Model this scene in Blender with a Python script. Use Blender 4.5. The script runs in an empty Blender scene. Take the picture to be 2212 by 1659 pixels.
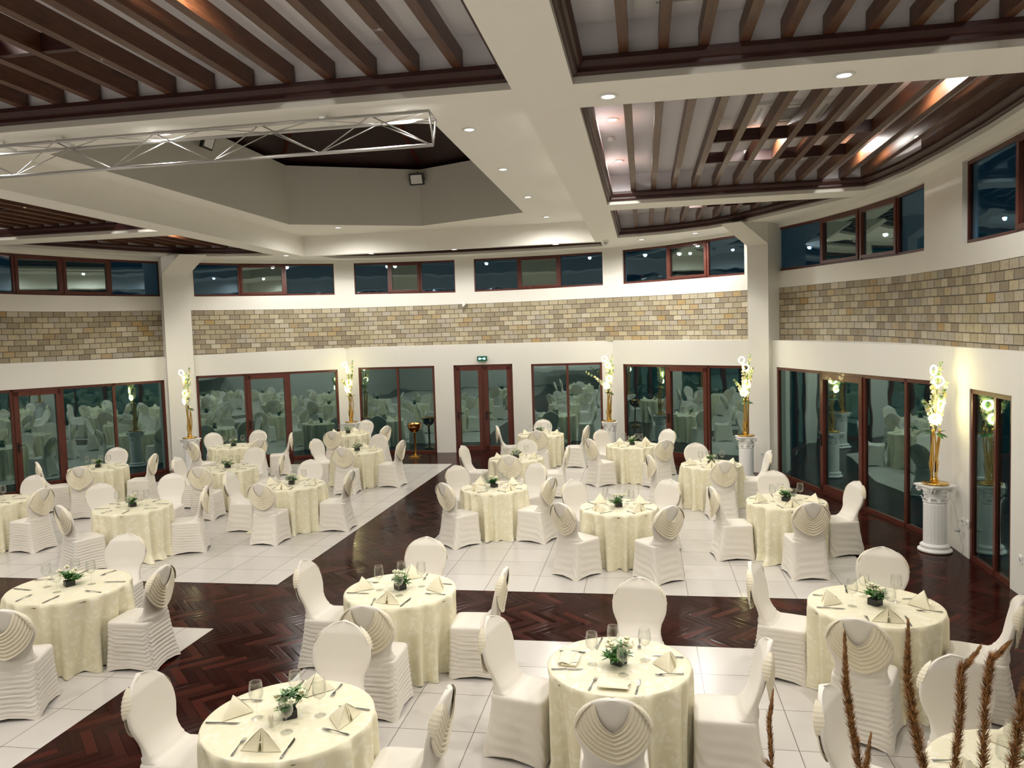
import bpy, bmesh, math, random
from math import sin, cos, pi, radians, sqrt, floor
from mathutils import Vector, Matrix
from mathutils.geometry import tessellate_polygon
S = bpy.context.scene
# ------------------------------------------------------------------ camera, world, lights, exposure
cam_d = bpy.data.cameras.new('camera'); cam = bpy.data.objects.new('camera', cam_d)
S.collection.objects.link(cam); S.camera = cam
cam_d.sensor_width = 36.0; cam_d.lens = 36.0*1675/2212; cam_d.clip_start = .05; cam_d.clip_end = 200
R3 = Matrix(((0.98553, 0.01966, 0.16834), (0.16672, 0.06615, -0.98378), (-0.03048, 0.99762, 0.06192)))
cam.matrix_world = Matrix.Translation((0, 0, 3.1)) @ R3.to_4x4()
W = bpy.data.worlds.new('night'); S.world = W; W.use_nodes = True
W.node_tree.nodes['Background'].inputs[0].default_value = (.09, .25, .29, 1)
W.node_tree.nodes['Background'].inputs[1].default_value = .075
S.view_settings.view_transform = 'Standard'; S.view_settings.look = 'None'
S.view_settings.exposure = 0.36; S.view_settings.gamma = 1.0; S.view_settings.use_curve_mapping = False
LAMP_W = 150.0           # watts of one ceiling downlight
WARM = (1.0, .96, .90)
COLL = S.collection
rnd = random.Random(5)
# ------------------------------------------------------------------ tagging
def tag(o, label=None, cat=None, group=None, kind=None):
    if label: o['label'] = label
    if cat: o['category'] = cat
    if group: o['group'] = group
    if kind: o['kind'] = kind
    return o
def empty(name, loc=(0, 0, 0), rz=0.0, label=None, cat=None, group=None, kind=None, scale=None):
    o = bpy.data.objects.new(name, None); COLL.objects.link(o); o.empty_display_size = .1
    o.location = loc; o.rotation_euler = (0, 0, rz)
    if scale: o.scale = scale
    return tag(o, label, cat, group, kind)
def put(name, me, parent=None, loc=(0, 0, 0), rot=(0, 0, 0), **kw):
    o = bpy.data.objects.new(name, me); COLL.objects.link(o)
    o.parent = parent; o.location = loc; o.rotation_euler = rot
    return tag(o, kw.get('label'), kw.get('cat'), kw.get('group'), kw.get('kind'))
# ------------------------------------------------------------------ mesh builder
class MB:
    def __init__(s): s.v = []; s.f = []; s.m = []; s.sm = []; s.uv = []
    def face(s, idx, m=0, sm=False, uv=None): s.f.append(tuple(idx)); s.m.append(m); s.sm.append(sm); s.uv.append(uv)
    def poly(s, pts, m=0, uv=None, sm=False):
        n = len(s.v); s.v += [tuple(p) for p in pts]; s.face(range(n, n+len(pts)), m, sm, uv)
    def box(s, c, d, m=0, X=(1, 0, 0), Y=(0, 1, 0), Z=(0, 0, 1)):
        c = Vector(c); X = Vector(X)*d[0]/2; Y = Vector(Y)*d[1]/2; Z = Vector(Z)*d[2]/2
        n = len(s.v)
        for a in (-1, 1):
            for b in (-1, 1):
                for e in (-1, 1): s.v.append(tuple(c+X*a+Y*b+Z*e))
        for q in ((0, 1, 3, 2), (4, 6, 7, 5), (0, 4, 5, 1), (2, 3, 7, 6), (0, 2, 6, 4), (1, 5, 7, 3)): s.face([n+i for i in q], m)
    def grid(s, rows, closed=False, m=0, sm=True, capa=False, capb=False):
        n = len(s.v); nr = len(rows); nc = len(rows[0])
        for r in rows: s.v += [tuple(p) for p in r]
        for i in range(nr-1):
            for j in range(nc if closed else nc-1):
                k = (j+1) % nc
                s.face((n+i*nc+j, n+i*nc+k, n+(i+1)*nc+k, n+(i+1)*nc+j), m, sm)
        if capa: s.face([n+j for j in range(nc)][::-1], m, False)
        if capb: s.face([n+(nr-1)*nc+j for j in range(nc)], m, False)
    def lathe(s, prof, c=(0, 0, 0), n=24, m=0, sm=True, capa=True, capb=True):
        rows = [[(c[0]+r*cos(2*pi*j/n), c[1]+r*sin(2*pi*j/n), c[2]+z) for j in range(n)] for r, z in prof]
        s.grid(rows, True, m, sm, capa, capb)
    def tube(s, pts, r, n=8, m=0, sm=True):
        pts = [Vector(p) for p in pts]; N = len(pts); rr = r if isinstance(r, (list, tuple)) else [r]*N
        rows = []; ref = None
        for i, p in enumerate(pts):
            t = (pts[min(i+1, N-1)]-pts[max(i-1, 0)]).normalized()
            if ref is None: ref = Vector((0, 0, 1)) if abs(t.z) < .9 else Vector((1, 0, 0))
            a = t.cross(ref).normalized(); b = a.cross(t).normalized(); ref = b
            rows.append([p+(a*cos(2*pi*k/n)+b*sin(2*pi*k/n))*rr[i] for k in range(n)])
        s.grid(rows, True, m, sm, True, True)
    def torus(s, c, R, r, A, B, n=28, k=8, m=0):
        c = Vector(c); A = Vector(A).normalized(); B = Vector(B).normalized(); C = A.cross(B)
        rows = []
        for i in range(n+1):
            a = 2*pi*i/n; d = A*cos(a)+B*sin(a)
            rows.append([c+d*R+(d*cos(2*pi*j/k)+C*sin(2*pi*j/k))*r for j in range(k)])
        s.grid(rows, True, m, True)
    def mesh(s, name, mats):
        me = bpy.data.meshes.new(name); me.from_pydata(s.v, [], s.f)
        for m in mats: me.materials.append(m)
        me.polygons.foreach_set('material_index', s.m); me.polygons.foreach_set('use_smooth', s.sm)
        if any(u for u in s.uv):
            uv = me.uv_layers.new(name='UVMap')
            for p, u in zip(me.polygons, s.uv):
                if u:
                    for li, q in zip(p.loop_indices, u): uv.data[li].uv = q
        me.update(); return me
    def obj(s, name, mats, parent=None, loc=(0, 0, 0), rot=(0, 0, 0), **kw):
        return put(name, s.mesh(name, mats if isinstance(mats, (list, tuple)) else [mats]), parent, loc, rot, **kw)
# ------------------------------------------------------------------ materials
def mat(name, col, rough=.6, metal=0.0, **kw):
    m = bpy.data.materials.new(name); m.use_nodes = True; b = m.node_tree.nodes['Principled BSDF']
    b.inputs['Base Color'].default_value = (*col, 1); b.inputs['Roughness'].default_value = rough; b.inputs['Metallic'].default_value = metal
    for k, v in kw.items(): b.inputs[k.replace('_', ' ')].default_value = v
    return m
class NT:
    def __init__(s, m): s.t = m.node_tree; s.b = s.t.nodes['Principled BSDF']
    def n(s, typ, **kw):
        x = s.t.nodes.new(typ)
        for k, v in kw.items(): setattr(x, k, v)
        return x
    def l(s, a, b): s.t.links.new(a, b)
    def math(s, op, a, b=None, c=None):
        x = s.n('ShaderNodeMath', operation=op)
        for i, v in enumerate((a, b, c)):
            if v is None: continue
            if isinstance(v, (int, float)): x.inputs[i].default_value = v
            else: s.l(v, x.inputs[i])
        return x.outputs[0]
    def mix(s, f, a, b):
        x = s.n('ShaderNodeMix', data_type='RGBA')
        for i, v in ((0, f), (6, a), (7, b)):
            if isinstance(v, (int, float)): x.inputs[i].default_value = v
            elif isinstance(v, tuple): x.inputs[i].default_value = (*v, 1)
            else: s.l(v, x.inputs[i])
        return x.outputs[2]
    def noise(s, scale, vec=None, detail=3.0, rough=.5):
        x = s.n('ShaderNodeTexNoise'); x.inputs['Scale'].default_value = scale; x.inputs['Detail'].default_value = detail; x.inputs['Roughness'].default_value = rough
        if vec is not None: s.l(vec, x.inputs['Vector'])
        return x.outputs[0]
    def obj(s): return s.n('ShaderNodeTexCoord').outputs['Object']
    def uv(s): return s.n('ShaderNodeTexCoord').outputs['UV']
    def map(s, vec, scale=(1, 1, 1), rot=(0, 0, 0), loc=(0, 0, 0)):
        x = s.n('ShaderNodeMapping'); s.l(vec, x.inputs[0]); x.inputs['Scale'].default_value = scale; x.inputs['Rotation'].default_value = rot; x.inputs['Location'].default_value = loc
        return x.outputs[0]
    def ramp(s, f, stops, interp='LINEAR'):
        x = s.n('ShaderNodeValToRGB'); s.l(f, x.inputs[0]); e = x.color_ramp; e.interpolation = interp
        while len(e.elements) < len(stops): e.elements.new(.5)
        for el, (p, c) in zip(e.elements, stops): el.position = p; el.color = (*c, 1)
        return x.outputs[0]
    def bump(s, h, strength=.3, dist=.01):
        x = s.n('ShaderNodeBump'); x.inputs['Strength'].default_value = strength; x.inputs['Distance'].default_value = dist
        s.l(h, x.inputs['Height']); s.l(x.outputs[0], s.b.inputs['Normal'])
    def sep(s, v):
        x = s.n('ShaderNodeSeparateXYZ'); s.l(v, x.inputs[0]); return x.outputs
    def comb(s, a, b, c=0.0):
        x = s.n('ShaderNodeCombineXYZ')
        for i, v in enumerate((a, b, c)):
            if isinstance(v, (int, float)): x.inputs[i].default_value = v
            else: s.l(v, x.inputs[i])
        return x.outputs[0]
    def white(s, v):
        x = s.n('ShaderNodeTexWhiteNoise', noise_dimensions='3D'); s.l(v, x.inputs['Vector']); return x.outputs[0], x.outputs[1]
def wallmat(name, col):
    m = mat(name, col, .8); t = NT(m); n = t.noise(3.0, t.obj(), 4); c = t.mix(t.math('MULTIPLY', n, .25), col, tuple(k*.86 for k in col)); t.l(c, t.b.inputs['Base Color'])
    t.bump(t.noise(60, t.obj()), .08, .01); return m
M = {}
M['wall'] = wallmat('white_plaster', (.74, .72, .66))
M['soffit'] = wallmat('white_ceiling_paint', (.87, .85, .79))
M['well'] = wallmat('grey_well_and_edge_shade', (.66, .64, .58)); M['coffer'] = wallmat('cool_white_coffer_paint', (.83, .81, .84))  # grey well walls; on the coffer edges this grey stands in for shade
def wood(name, c1, c2, scale, rough=.35, coat=.3):
    m = mat(name, c1, rough); t = NT(m); v = t.map(t.obj(), scale)
    n = t.noise(6.0, v, 6, .65); c = t.ramp(n, [(.3, c1), (.7, c2)]); t.l(c, t.b.inputs['Base Color'])
    t.b.inputs['Coat Weight'].default_value = coat; t.bump(n, .1, .004); return m
M['slat'] = wood('brown_slat_wood', (.040, .0125, .005), (.125, .043, .014), (6, .7, 6), .45, .08)
M['frame'] = wood('mahogany_frame_wood', (.060, .011, .006), (.115, .024, .012), (5, 5, .8), .36, .15)
M['mould'] = wood('dark_red_moulding_wood', (.024, .0045, .0035), (.048, .008, .0055), (1, 1, 6), .5, .05)
M['roofwood'] = wood('dark_red_roof_wood', (.014, .003, .0025), (.024, .005, .004), (1, 1, 3), .5, .1)
M['steel'] = mat('brushed_steel', (.50, .49, .48), .38, 1.0)
M['silver'] = mat('cutlery_steel', (.22, .22, .23), .25, 1.0)
M['darkmetal'] = mat('black_handle_metal', (.02, .02, .02), .35, .6)
M['black'] = mat('black_plastic', (.012, .012, .012), .4)
M['whiteplastic'] = mat('white_plastic', (.80, .80, .78), .4)
M['greyplastic'] = mat('grey_plastic', (.45, .45, .44), .5)
M['plaster'] = mat('white_plaster_cast', (.82, .81, .78), .5)
M['gold'] = mat('polished_gold_metal', (.83, .55, .16), .18, 1.0)
M['bronze'] = mat('bronze_bowl_metal', (.55, .30, .10), .22, 1.0)
M['leaf'] = mat('green_leaf', (.045, .17, .02), .45); M['leafdark'] = mat('dark_green_leaf', (.02, .085, .015), .45)
M['leafpale'] = mat('pale_green_leaf', (.42, .55, .30), .5)
M['petal'] = mat('white_petal', (.86, .84, .62), .5, Subsurface_Weight=.1)
M['petaly'] = mat('yellow_white_petal', (.86, .80, .34), .5)
M['stem'] = mat('green_stem', (.10, .16, .04), .6)
M['straw'] = mat('dry_stem', (.42, .26, .12), .7)
def emit(name, col, st):
    m = mat(name, (0, 0, 0), .5); b = m.node_tree.nodes['Principled BSDF']; b.inputs['Emission Color'].default_value = (*col, 1); b.inputs['Emission Strength'].default_value = st; return m
M['lamp'] = emit('downlight_lens_glow', (1, .95, .86), 5.0)
M['ring'] = emit('ring_lamp_glow', (1.0, .90, .42), 42.0)
M['exit'] = mat('exit_sign_green', (.0, .10, .06), .4); M['exitw'] = emit('exit_sign_lit_symbol', (.45, 1, .80), 2.2)
def pampas():
    m = mat('brown_pampas_plume', (.20, .085, .022), .8); t = NT(m)
    t.l(t.ramp(t.noise(60, t.obj()), [(.3, (.17, .07, .018)), (.7, (.50, .25, .08))]), t.b.inputs['Base Color']); return m
M['pampas'] = pampas()
def fabric(name, col, rough=.6, sheen=.3, weave=260):
    m = mat(name, col, rough); t = NT(m); t.b.inputs['Sheen Weight'].default_value = sheen
    t.bump(t.noise(weave, t.obj(), 2), .06, .002); return m
M['cover'] = fabric('ivory_stretch_cover', (.75, .705, .625), .5)
M['swag'] = fabric('cream_satin_swag', (.77, .705, .54), .42)
M['napkin'] = fabric('cream_napkin_cloth', (.85, .79, .58), .5)
def damask():
    m = mat('cream_damask_cloth', (.83, .78, .56), .5); t = NT(m); o = t.obj()
    sc = t.n('ShaderNodeTexVoronoi', feature='F1'); sc.inputs['Scale'].default_value = 13
    w = t.n('ShaderNodeTexNoise'); w.inputs['Scale'].default_value = 9; w.inputs['Detail'].default_value = 1.5; t.l(o, w.inputs['Vector'])
    mx = t.n('ShaderNodeVectorMath', operation='MULTIPLY_ADD'); t.l(w.outputs[1], mx.inputs[0]); mx.inputs[1].default_value = (.22, .22, .22); t.l(o, mx.inputs[2])
    t.l(mx.outputs[0], sc.inputs['Vector'])
    f = t.ramp(sc.outputs['Distance'], [(0, (1, 1, 1)), (.36, (1, 1, 1)), (.42, (0, 0, 0)), (1, (0, 0, 0))])
    t.l(t.mix(f, (.77, .72, .52), (.83, .79, .62)), t.b.inputs['Base Color'])
    t.l(t.ramp(f, [(0, (.55, .55, .55)), (1, (.34, .34, .34))]), t.b.inputs['Roughness']); return m
M['damask'] = damask()
def glasspane(name, fac, tint, trans, wob):
    m = bpy.data.materials.new(name); m.use_nodes = True; t = m.node_tree; t.nodes.remove(t.nodes['Principled BSDF']); out = t.nodes['Material Output']
    g = t.nodes.new('ShaderNodeBsdfGlossy'); g.inputs['Color'].default_value = (*tint, 1); g.inputs['Roughness'].default_value = .015
    tr = t.nodes.new('ShaderNodeBsdfTransparent'); tr.inputs['Color'].default_value = (*trans, 1)
    mx = t.nodes.new('ShaderNodeMixShader'); mx.inputs[0].default_value = fac
    t.links.new(tr.outputs[0], mx.inputs[1]); t.links.new(g.outputs[0], mx.inputs[2]); t.links.new(mx.outputs[0], out.inputs[0])
    if wob:
        n = t.nodes.new('ShaderNodeTexNoise'); n.inputs['Scale'].default_value = 1.6; n.inputs['Detail'].default_value = 1
        c = t.nodes.new('ShaderNodeTexCoord'); b = t.nodes.new('ShaderNodeBump'); b.inputs['Strength'].default_value = wob; b.inputs['Distance'].default_value = .03
        t.links.new(c.outputs['Object'], n.inputs['Vector']); t.links.new(n.outputs[0], b.inputs['Height']); t.links.new(b.outputs[0], g.inputs['Normal'])
    return m
M['pane'] = glasspane('night_window_glass', .25, (.74, .93, .90), (.5, .7, .7), .07)
M['paneup'] = glasspane('night_upper_glass', .13, (.62, .82, .95), (.45, .65, .8), .09); M['panesash'] = glasspane('night_sash_glass', .32, (.78, .90, .86), (.5, .65, .65), .03)
def wineglass():
    m = bpy.data.materials.new('clear_drinking_glass'); m.use_nodes = True; t = m.node_tree; t.nodes.remove(t.nodes['Principled BSDF']); out = t.nodes['Material Output']
    g = t.nodes.new('ShaderNodeBsdfGlossy'); g.inputs['Roughness'].default_value = .03
    tr = t.nodes.new('ShaderNodeBsdfTransparent'); tr.inputs['Color'].default_value = (.985, .99, .985, 1)
    lw = t.nodes.new('ShaderNodeLayerWeight'); lw.inputs['Blend'].default_value = .22
    mt = t.nodes.new('ShaderNodeMath'); mt.operation = 'MULTIPLY_ADD'; mt.inputs[1].default_value = .55; mt.inputs[2].default_value = .025
    mx = t.nodes.new('ShaderNodeMixShader'); t.links.new(lw.outputs['Facing'], mt.inputs[0]); t.links.new(mt.outputs[0], mx.inputs[0])
    t.links.new(tr.outputs[0], mx.inputs[1]); t.links.new(g.outputs[0], mx.inputs[2]); t.links.new(mx.outputs[0], out.inputs[0]); return m
M['glass'] = wineglass()
def stone():
    m = mat('split_sandstone_bricks', (.4, .35, .25), .75); t = NT(m); x = t.sep(t.uv()); u, v = x[0], x[1]
    row = t.math('FLOOR', t.math('DIVIDE', v, .125)); off = t.math('MULTIPLY', t.math('MODULO', row, 2.0), .5)
    uu = t.math('ADD', t.math('DIVIDE', u, .25), off); cell = t.math('FLOOR', uu)
    fu = t.math('FRACT', uu); fv = t.math('FRACT', t.math('DIVIDE', v, .125))
    eu = t.math('MULTIPLY', t.math('MINIMUM', fu, t.math('SUBTRACT', 1.0, fu)), .25); ev = t.math('MULTIPLY', t.math('MINIMUM', fv, t.math('SUBTRACT', 1.0, fv)), .125)
    d = t.math('MINIMUM', eu, ev); w, wc = t.white(t.comb(cell, row, 3.0))
    col = t.ramp(w, [(0, (.24, .20, .14)), (.15, (.29, .245, .165)), (.35, (.36, .31, .20)), (.55, (.44, .38, .25)), (.72, (.37, .33, .265)), (.86, (.50, .45, .33)), (.95, (.36, .245, .10)), (1, (.28, .265, .22))])
    n = t.noise(14, t.comb(u, v, w), 5, .6); col = t.mix(t.math('MULTIPLY', t.math('ABSOLUTE', t.math('SUBTRACT', n, .5)), 1.6), col, (.13, .10, .06))
    mort = t.math('LESS_THAN', d, .0055); t.l(t.mix(mort, col, (.045, .037, .026)), t.b.inputs['Base Color'])
    h = t.math('ADD', t.math('MINIMUM', t.math('MULTIPLY', d, 60), 1.0), t.math('MULTIPLY', n, .8)); t.bump(h, .6, .012); return m
M['stone'] = stone()
def tilemat():
    m = mat('white_floor_tiles', (.75, .72, .68), .22); t = NT(m); x = t.sep(t.obj())
    def edge(c, o, per):
        f = t.math('FRACT', t.math('DIVIDE', t.math('ADD', c, o), per)); return t.math('MULTIPLY', t.math('MINIMUM', f, t.math('SUBTRACT', 1.0, f)), per), t.math('FLOOR', t.math('DIVIDE', t.math('ADD', c, o), per))
    ex, ix = edge(x[0], 30.045, .61); ey, iy = edge(t.math('ADD', x[1], t.math('MULTIPLY', t.math('GREATER_THAN', x[1], 8.3), -1.48)), 62-7.62, .62)
    d = t.math('MINIMUM', ex, ey); w, _ = t.white(t.comb(ix, iy, 1.0)); n = t.noise(5, t.obj(), 4)
    c = t.mix(w, (.57, .54, .50), (.63, .60, .56)); c = t.mix(t.math('MULTIPLY', n, .18), c, (.52, .48, .44))
    t.l(t.mix(t.math('LESS_THAN', d, .0035), c, (.20, .17, .15)), t.b.inputs['Base Color'])
    t.b.inputs['Specular IOR Level'].default_value = .5; return m
M['tile'] = tilemat()
def parquet():
    m = mat('dark_red_herringbone_parquet', (.08, .015, .01), .2, Specular_IOR_Level=.04); t = NT(m); n_ = 5; w_ = .085
    v = t.map(t.obj(), (1/w_, 1/w_, 1), (0, 0, radians(45)), (400, 400, 0)); x = t.sep(v)
    i = t.math('FLOOR', x[0]); j = t.math('FLOOR', x[1]); fx = t.math('FRACT', x[0]); fy = t.math('FRACT', x[1])
    k = t.math('FLOORED_MODULO', t.math('SUBTRACT', i, j), 2.0*n_); hor = t.math('LESS_THAN', k, n_-.5); ver = t.math('SUBTRACT', 1.0, hor)
    ia = t.math('SUBTRACT', i, t.math('MULTIPLY', hor, k)); jb = t.math('SUBTRACT', j, t.math('MULTIPLY', ver, t.math('SUBTRACT', 2.0*n_-1, k)))
    wn, wc = t.white(t.comb(ia, jb, hor))
    base = t.ramp(wn, [(0, (.018, .004, .003)), (.55, (.030, .006, .004)), (.85, (.044, .009, .006)), (1, (.075, .014, .008))])
    g = t.noise(5, t.mix(hor, t.map(v, (4, .4, 1)), t.map(v, (.4, 4, 1))), 3); base = t.mix(t.math('MULTIPLY', g, .5), base, (.022, .006, .004))
    ee = lambda f: t.math('MINIMUM', f, t.math('SUBTRACT', 1.0, f))
    d = t.math('ADD', t.math('MULTIPLY', hor, ee(fy)), t.math('MULTIPLY', ver, ee(fx))); gap = t.math('LESS_THAN', d, .035)
    t.l(t.mix(gap, base, (.012, .004, .003)), t.b.inputs['Base Color'])
    t.l(t.math('MULTIPLY_ADD', wn, .10, .10), t.b.inputs['Roughness'])
    t.bump(t.math('ADD', t.math('MULTIPLY', wn, .5), t.math('MINIMUM', t.math('MULTIPLY', d, 8), 1.0)), .22, .0022)
    return m
M['parquet'] = parquet()
# ------------------------------------------------------------------ the room shell
CP = [(-13.9, 5, 3.98, 4.34), (-14, 10, 3.98, 4.34), (-13.9, 13, 3.97, 4.33), (-13.2, 15.5, 3.96, 4.33), (-11.9, 17.7, 4.0, 4.35), (-10.5, 19, 4.0, 4.36), (-8.1, 20.3, 4.0, 4.37),
      (-4.5, 20.8, 4.01, 4.33), (-.8, 20.45, 4.02, 4.35), (1.25, 19.1, 3.98, 4.33), (2.8, 17.4, 3.95, 4.3), (3.65, 15.6, 3.93, 4.28), (4.1, 13.9, 3.89, 4.23), (4.2, 12.3, 3.86, 4.18),
      (4.2, 10, 3.82, 4.10), (4.1, 5, 3.8, 4.08)]
SOF = 5.3; WT = 5.22; CZ = 5.8
def cur(s):
    i = int(min(max(floor(s), 0), len(CP)-2)); t = s-i
    P = lambda k: Vector(CP[min(max(k, 0), len(CP)-1)])
    if i == 0: a = P(0)*2-P(1)
    else: a = P(i-1)
    d = P(i+2) if i+2 < len(CP) else P(i+1)*2-P(i)
    b, c = P(i), P(i+1)
    return .5*((2*b)+(-a+c)*t+(2*a-5*b+4*c-d)*t*t+(-a+3*b-3*c+d)*t*t*t)
def cnorm(s):   # outward normal in plan
    a, b = cur(max(s-.02, 0)), cur(min(s+.02, len(CP)-1-1e-4)); d = Vector((b.x-a.x, b.y-a.y)).normalized(); return Vector((-d.y, d.x))
LOW = [(-14.0, -6, 2.84), (-14.0, 13.7, 2.84), (-11.7, 17.55, 2.84), (-8.04, 20.2, 2.92), (-.8, 20.35, 2.90), (2.7, 17.1, 2.84), (4.15, 11.45, 2.77), (4.1, 5, 2.72), (4.1, -6, 2.72)]
def lowp(s):
    i = int(min(max(floor(s), 0), len(LOW)-2)); t = s-i; a, b = Vector(LOW[i]), Vector(LOW[i+1]); return a+(b-a)*t
# floor
fl = MB(); fp = [(-14.2, -6.2), (4.4, -6.2), (4.4, 11.6), (2.9, 17.3), (-.7, 20.7), (-8.1, 20.6), (-12, 17.8), (-14.2, 13.9)]
fl.poly([(x, y, 0) for x, y in fp], 0)
for z in ([(-4.7, 9.13), (-4.7, 18.4), (-8.9, 18.4), (-11.2, 15.9), (-12.7, 13), (-12.7, 9.13)], [(-4.7, 7.63), (-12.7, 7.63), (-12.7, -5), (-4.7, -5)],
          [(-3.25, 9.1), (2.75, 9.1), (2.75, 12), (1.7, 15.4), (-.3, 18.4), (-3.25, 18.4)], [(-3.25, 7.62), (-3.25, -5), (2.75, -5), (2.75, 7.62)]):
    ar = sum(z[i][0]*z[(i+1) % len(z)][1]-z[(i+1) % len(z)][0]*z[i][1] for i in range(len(z)))
    if ar < 0: z = z[::-1]
    fl.poly([(x, y, .003) for x, y in z], 1)
fl.obj('floor', [M['parquet'], M['tile']], kind='structure')
# balcony the photograph was taken from
bl = MB(); bl.box((-.5, -1.6, 1.4), (9.3, 7.2, .2)); bl.obj('floor', [M['wall']], kind='structure')
bk = MB(); bk.poly([(-14, -6, 0), (4.1, -6, 0), (4.1, -6, SOF), (-14, -6, SOF)]); bk.obj('wall_front', [M['wall']], kind='structure')
# ---- frames for windows and doors
def frame_unit(P, Q, z0, z1, zq0, n, panels, name, depth=.07, sashname='sash', fw=.055, glassm='pane', k='structure', doorat=None, dname=None, zf=0.0):
    """P,Q plan points of the clear opening; n outward normal; panels = [(t0,t1,type)] type f fixed, s sash, d door leaf"""
    P = Vector((P[0], P[1])); Q = Vector((Q[0], Q[1])); L = (Q-P).length; d = (Q-P)/L; D3 = (d.x, d.y, 0); N3 = Vector((n.x, n.y, 0)).normalized()
    N3 = Vector((-d.y, d.x, 0)) if Vector((-d.y, d.x)).dot(Vector((n.x, n.y))) > 0 else Vector((d.y, -d.x, 0))
    root = empty(name, ((P.x+Q.x)/2, (P.y+Q.y)/2, 0), 0, kind=k)
    o3 = Vector(root.location)
    def at(t, z, dep=0.0):
        p = P+d*(t*L); return Vector((p.x, p.y, z))+N3*dep-o3
    zb = lambda t: z0+(zq0-z0)*t
    fr = MB()
    def bar(t0, t1, za, zb_, w=.07, dep=0.0, m=0):
        c = (at(t0, za, dep)+at(t1, zb_, dep))/2; fr_.box(c, (abs(t1-t0)*L, w, abs(zb_-za)), m, D3, tuple(N3))
    fr_ = fr; e = fw/L
    bar(0, 1, z1-fw, z1); bar(0, 1, zb(.5)+zf, zb(.5)+zf+fw); bar(0, e, zb(0), z1); bar(1-e, 1, zb(1), z1)
    for i, (a, b, ty) in enumerate(panels[:-1]): bar(b-e*.5, b+e*.5, zb(b), z1)
    fr.obj('frame', [M['frame']], root)
    for a, b, ty in panels:
        a2 = a if a == 0 else a; za = zb((a+b)/2)+zf+fw*.9; zt = z1-fw*.9; a2 = max(a, e)+ (0 if a == 0 else e*.5); b2 = min(b, 1-e)-(0 if b >= 1 else e*.5)
        par = root
        if ty == 'd':
            par = empty(dname, tuple(o3+at((a+b)/2, 0)), 0, kind='structure'); off = at((a+b)/2, 0)
        else: off = Vector((0, 0, 0))
        gi = 0.0
        if ty in 'sd':
            w = .075 if ty == 's' else .10; fr_ = MB(); save = at
            def bar2(t0, t1, za_, zb_, dep=-.02):
                c = (at(t0, za_, dep)+at(t1, zb_, dep))/2-off; fr_.box(c, (abs(t1-t0)*L, .075, abs(zb_-za_)), 0, D3, tuple(N3))
            ew = w/L
            bar2(a2, b2, zt-w, zt); bar2(a2, b2, za, za+w*1.2); bar2(a2, a2+ew, za, zt); bar2(b2-ew, b2, za, zt)
            fr_.obj('sash' if ty == 's' else 'door_frame', [M['frame']], par)
            a2 += ew*.8; b2 -= ew*.8; za += w*.9; zt -= w*.8
            if ty == 'd':
                h = MB(); hp = lambda t, z, dep: at(t, z, dep)-off
                s_ = doorat or 0; tx = (a2-ew*.4) if s_ <= 0 else (b2+ew*.4)
                h.box(hp(tx, 1.0, -.066), (.035, .012, .22), 0, D3, tuple(N3)); q = hp(tx, 1.05, -.075); q2 = hp(tx, 1.05, -.115); q3 = q2+Vector(D3)*(.12 if s_ <= 0 else -.12)
                h.tube([q, q2, q3], .009, 8); h.obj('handle', [M['darkmetal']], par)
        g = MB(); c = (at(a2, za)+at(b2, zt))/2-off; g.box(c, (abs(b2-a2)*L, .012, zt-za), 0, D3, tuple(N3)); g.obj('glass_pane', [M[glassm]], par)
    return root
# ---- lower wall with its openings (s0, s1, top, panels[(s..)])
OPEN = [
 (0.80, 1.01, 2.27, 'f', [(0.905, 'f')]),
 (1.03, 1.985, 2.27, 'w', [(1.24, 'f'), (1.463, 'd'), (1.715, 'f'), (None, 'f')]),
 (2.148, 2.944, 2.33, 'w', [(2.41, 'f'), (2.655, 'd'), (None, 'f')]),
 (3.045, 3.340, 2.36, 'w', [(3.197, 'f'), (None, 'f')]),
 (3.413, 3.634, 2.36, 'dd', [(3.523, 'd'), (None, 'd')]),
 (3.703, 3.961, 2.34, 'w', [(3.835, 'f'), (None, 'f')]),
 (4.076, 4.870, 2.29, 'w', [(4.376, 'f'), (4.638, 'd'), (None, 'f')]),
 (5.024, 5.925, 2.28, 'w', [(5.35, 'f'), (5.608, 'd'), (5.81, 'f'), (None, 'f')]),
 (6.092, 6.276, 2.24, 'w', [(6.203, 'f'), (None, 'f')]),
]
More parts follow.
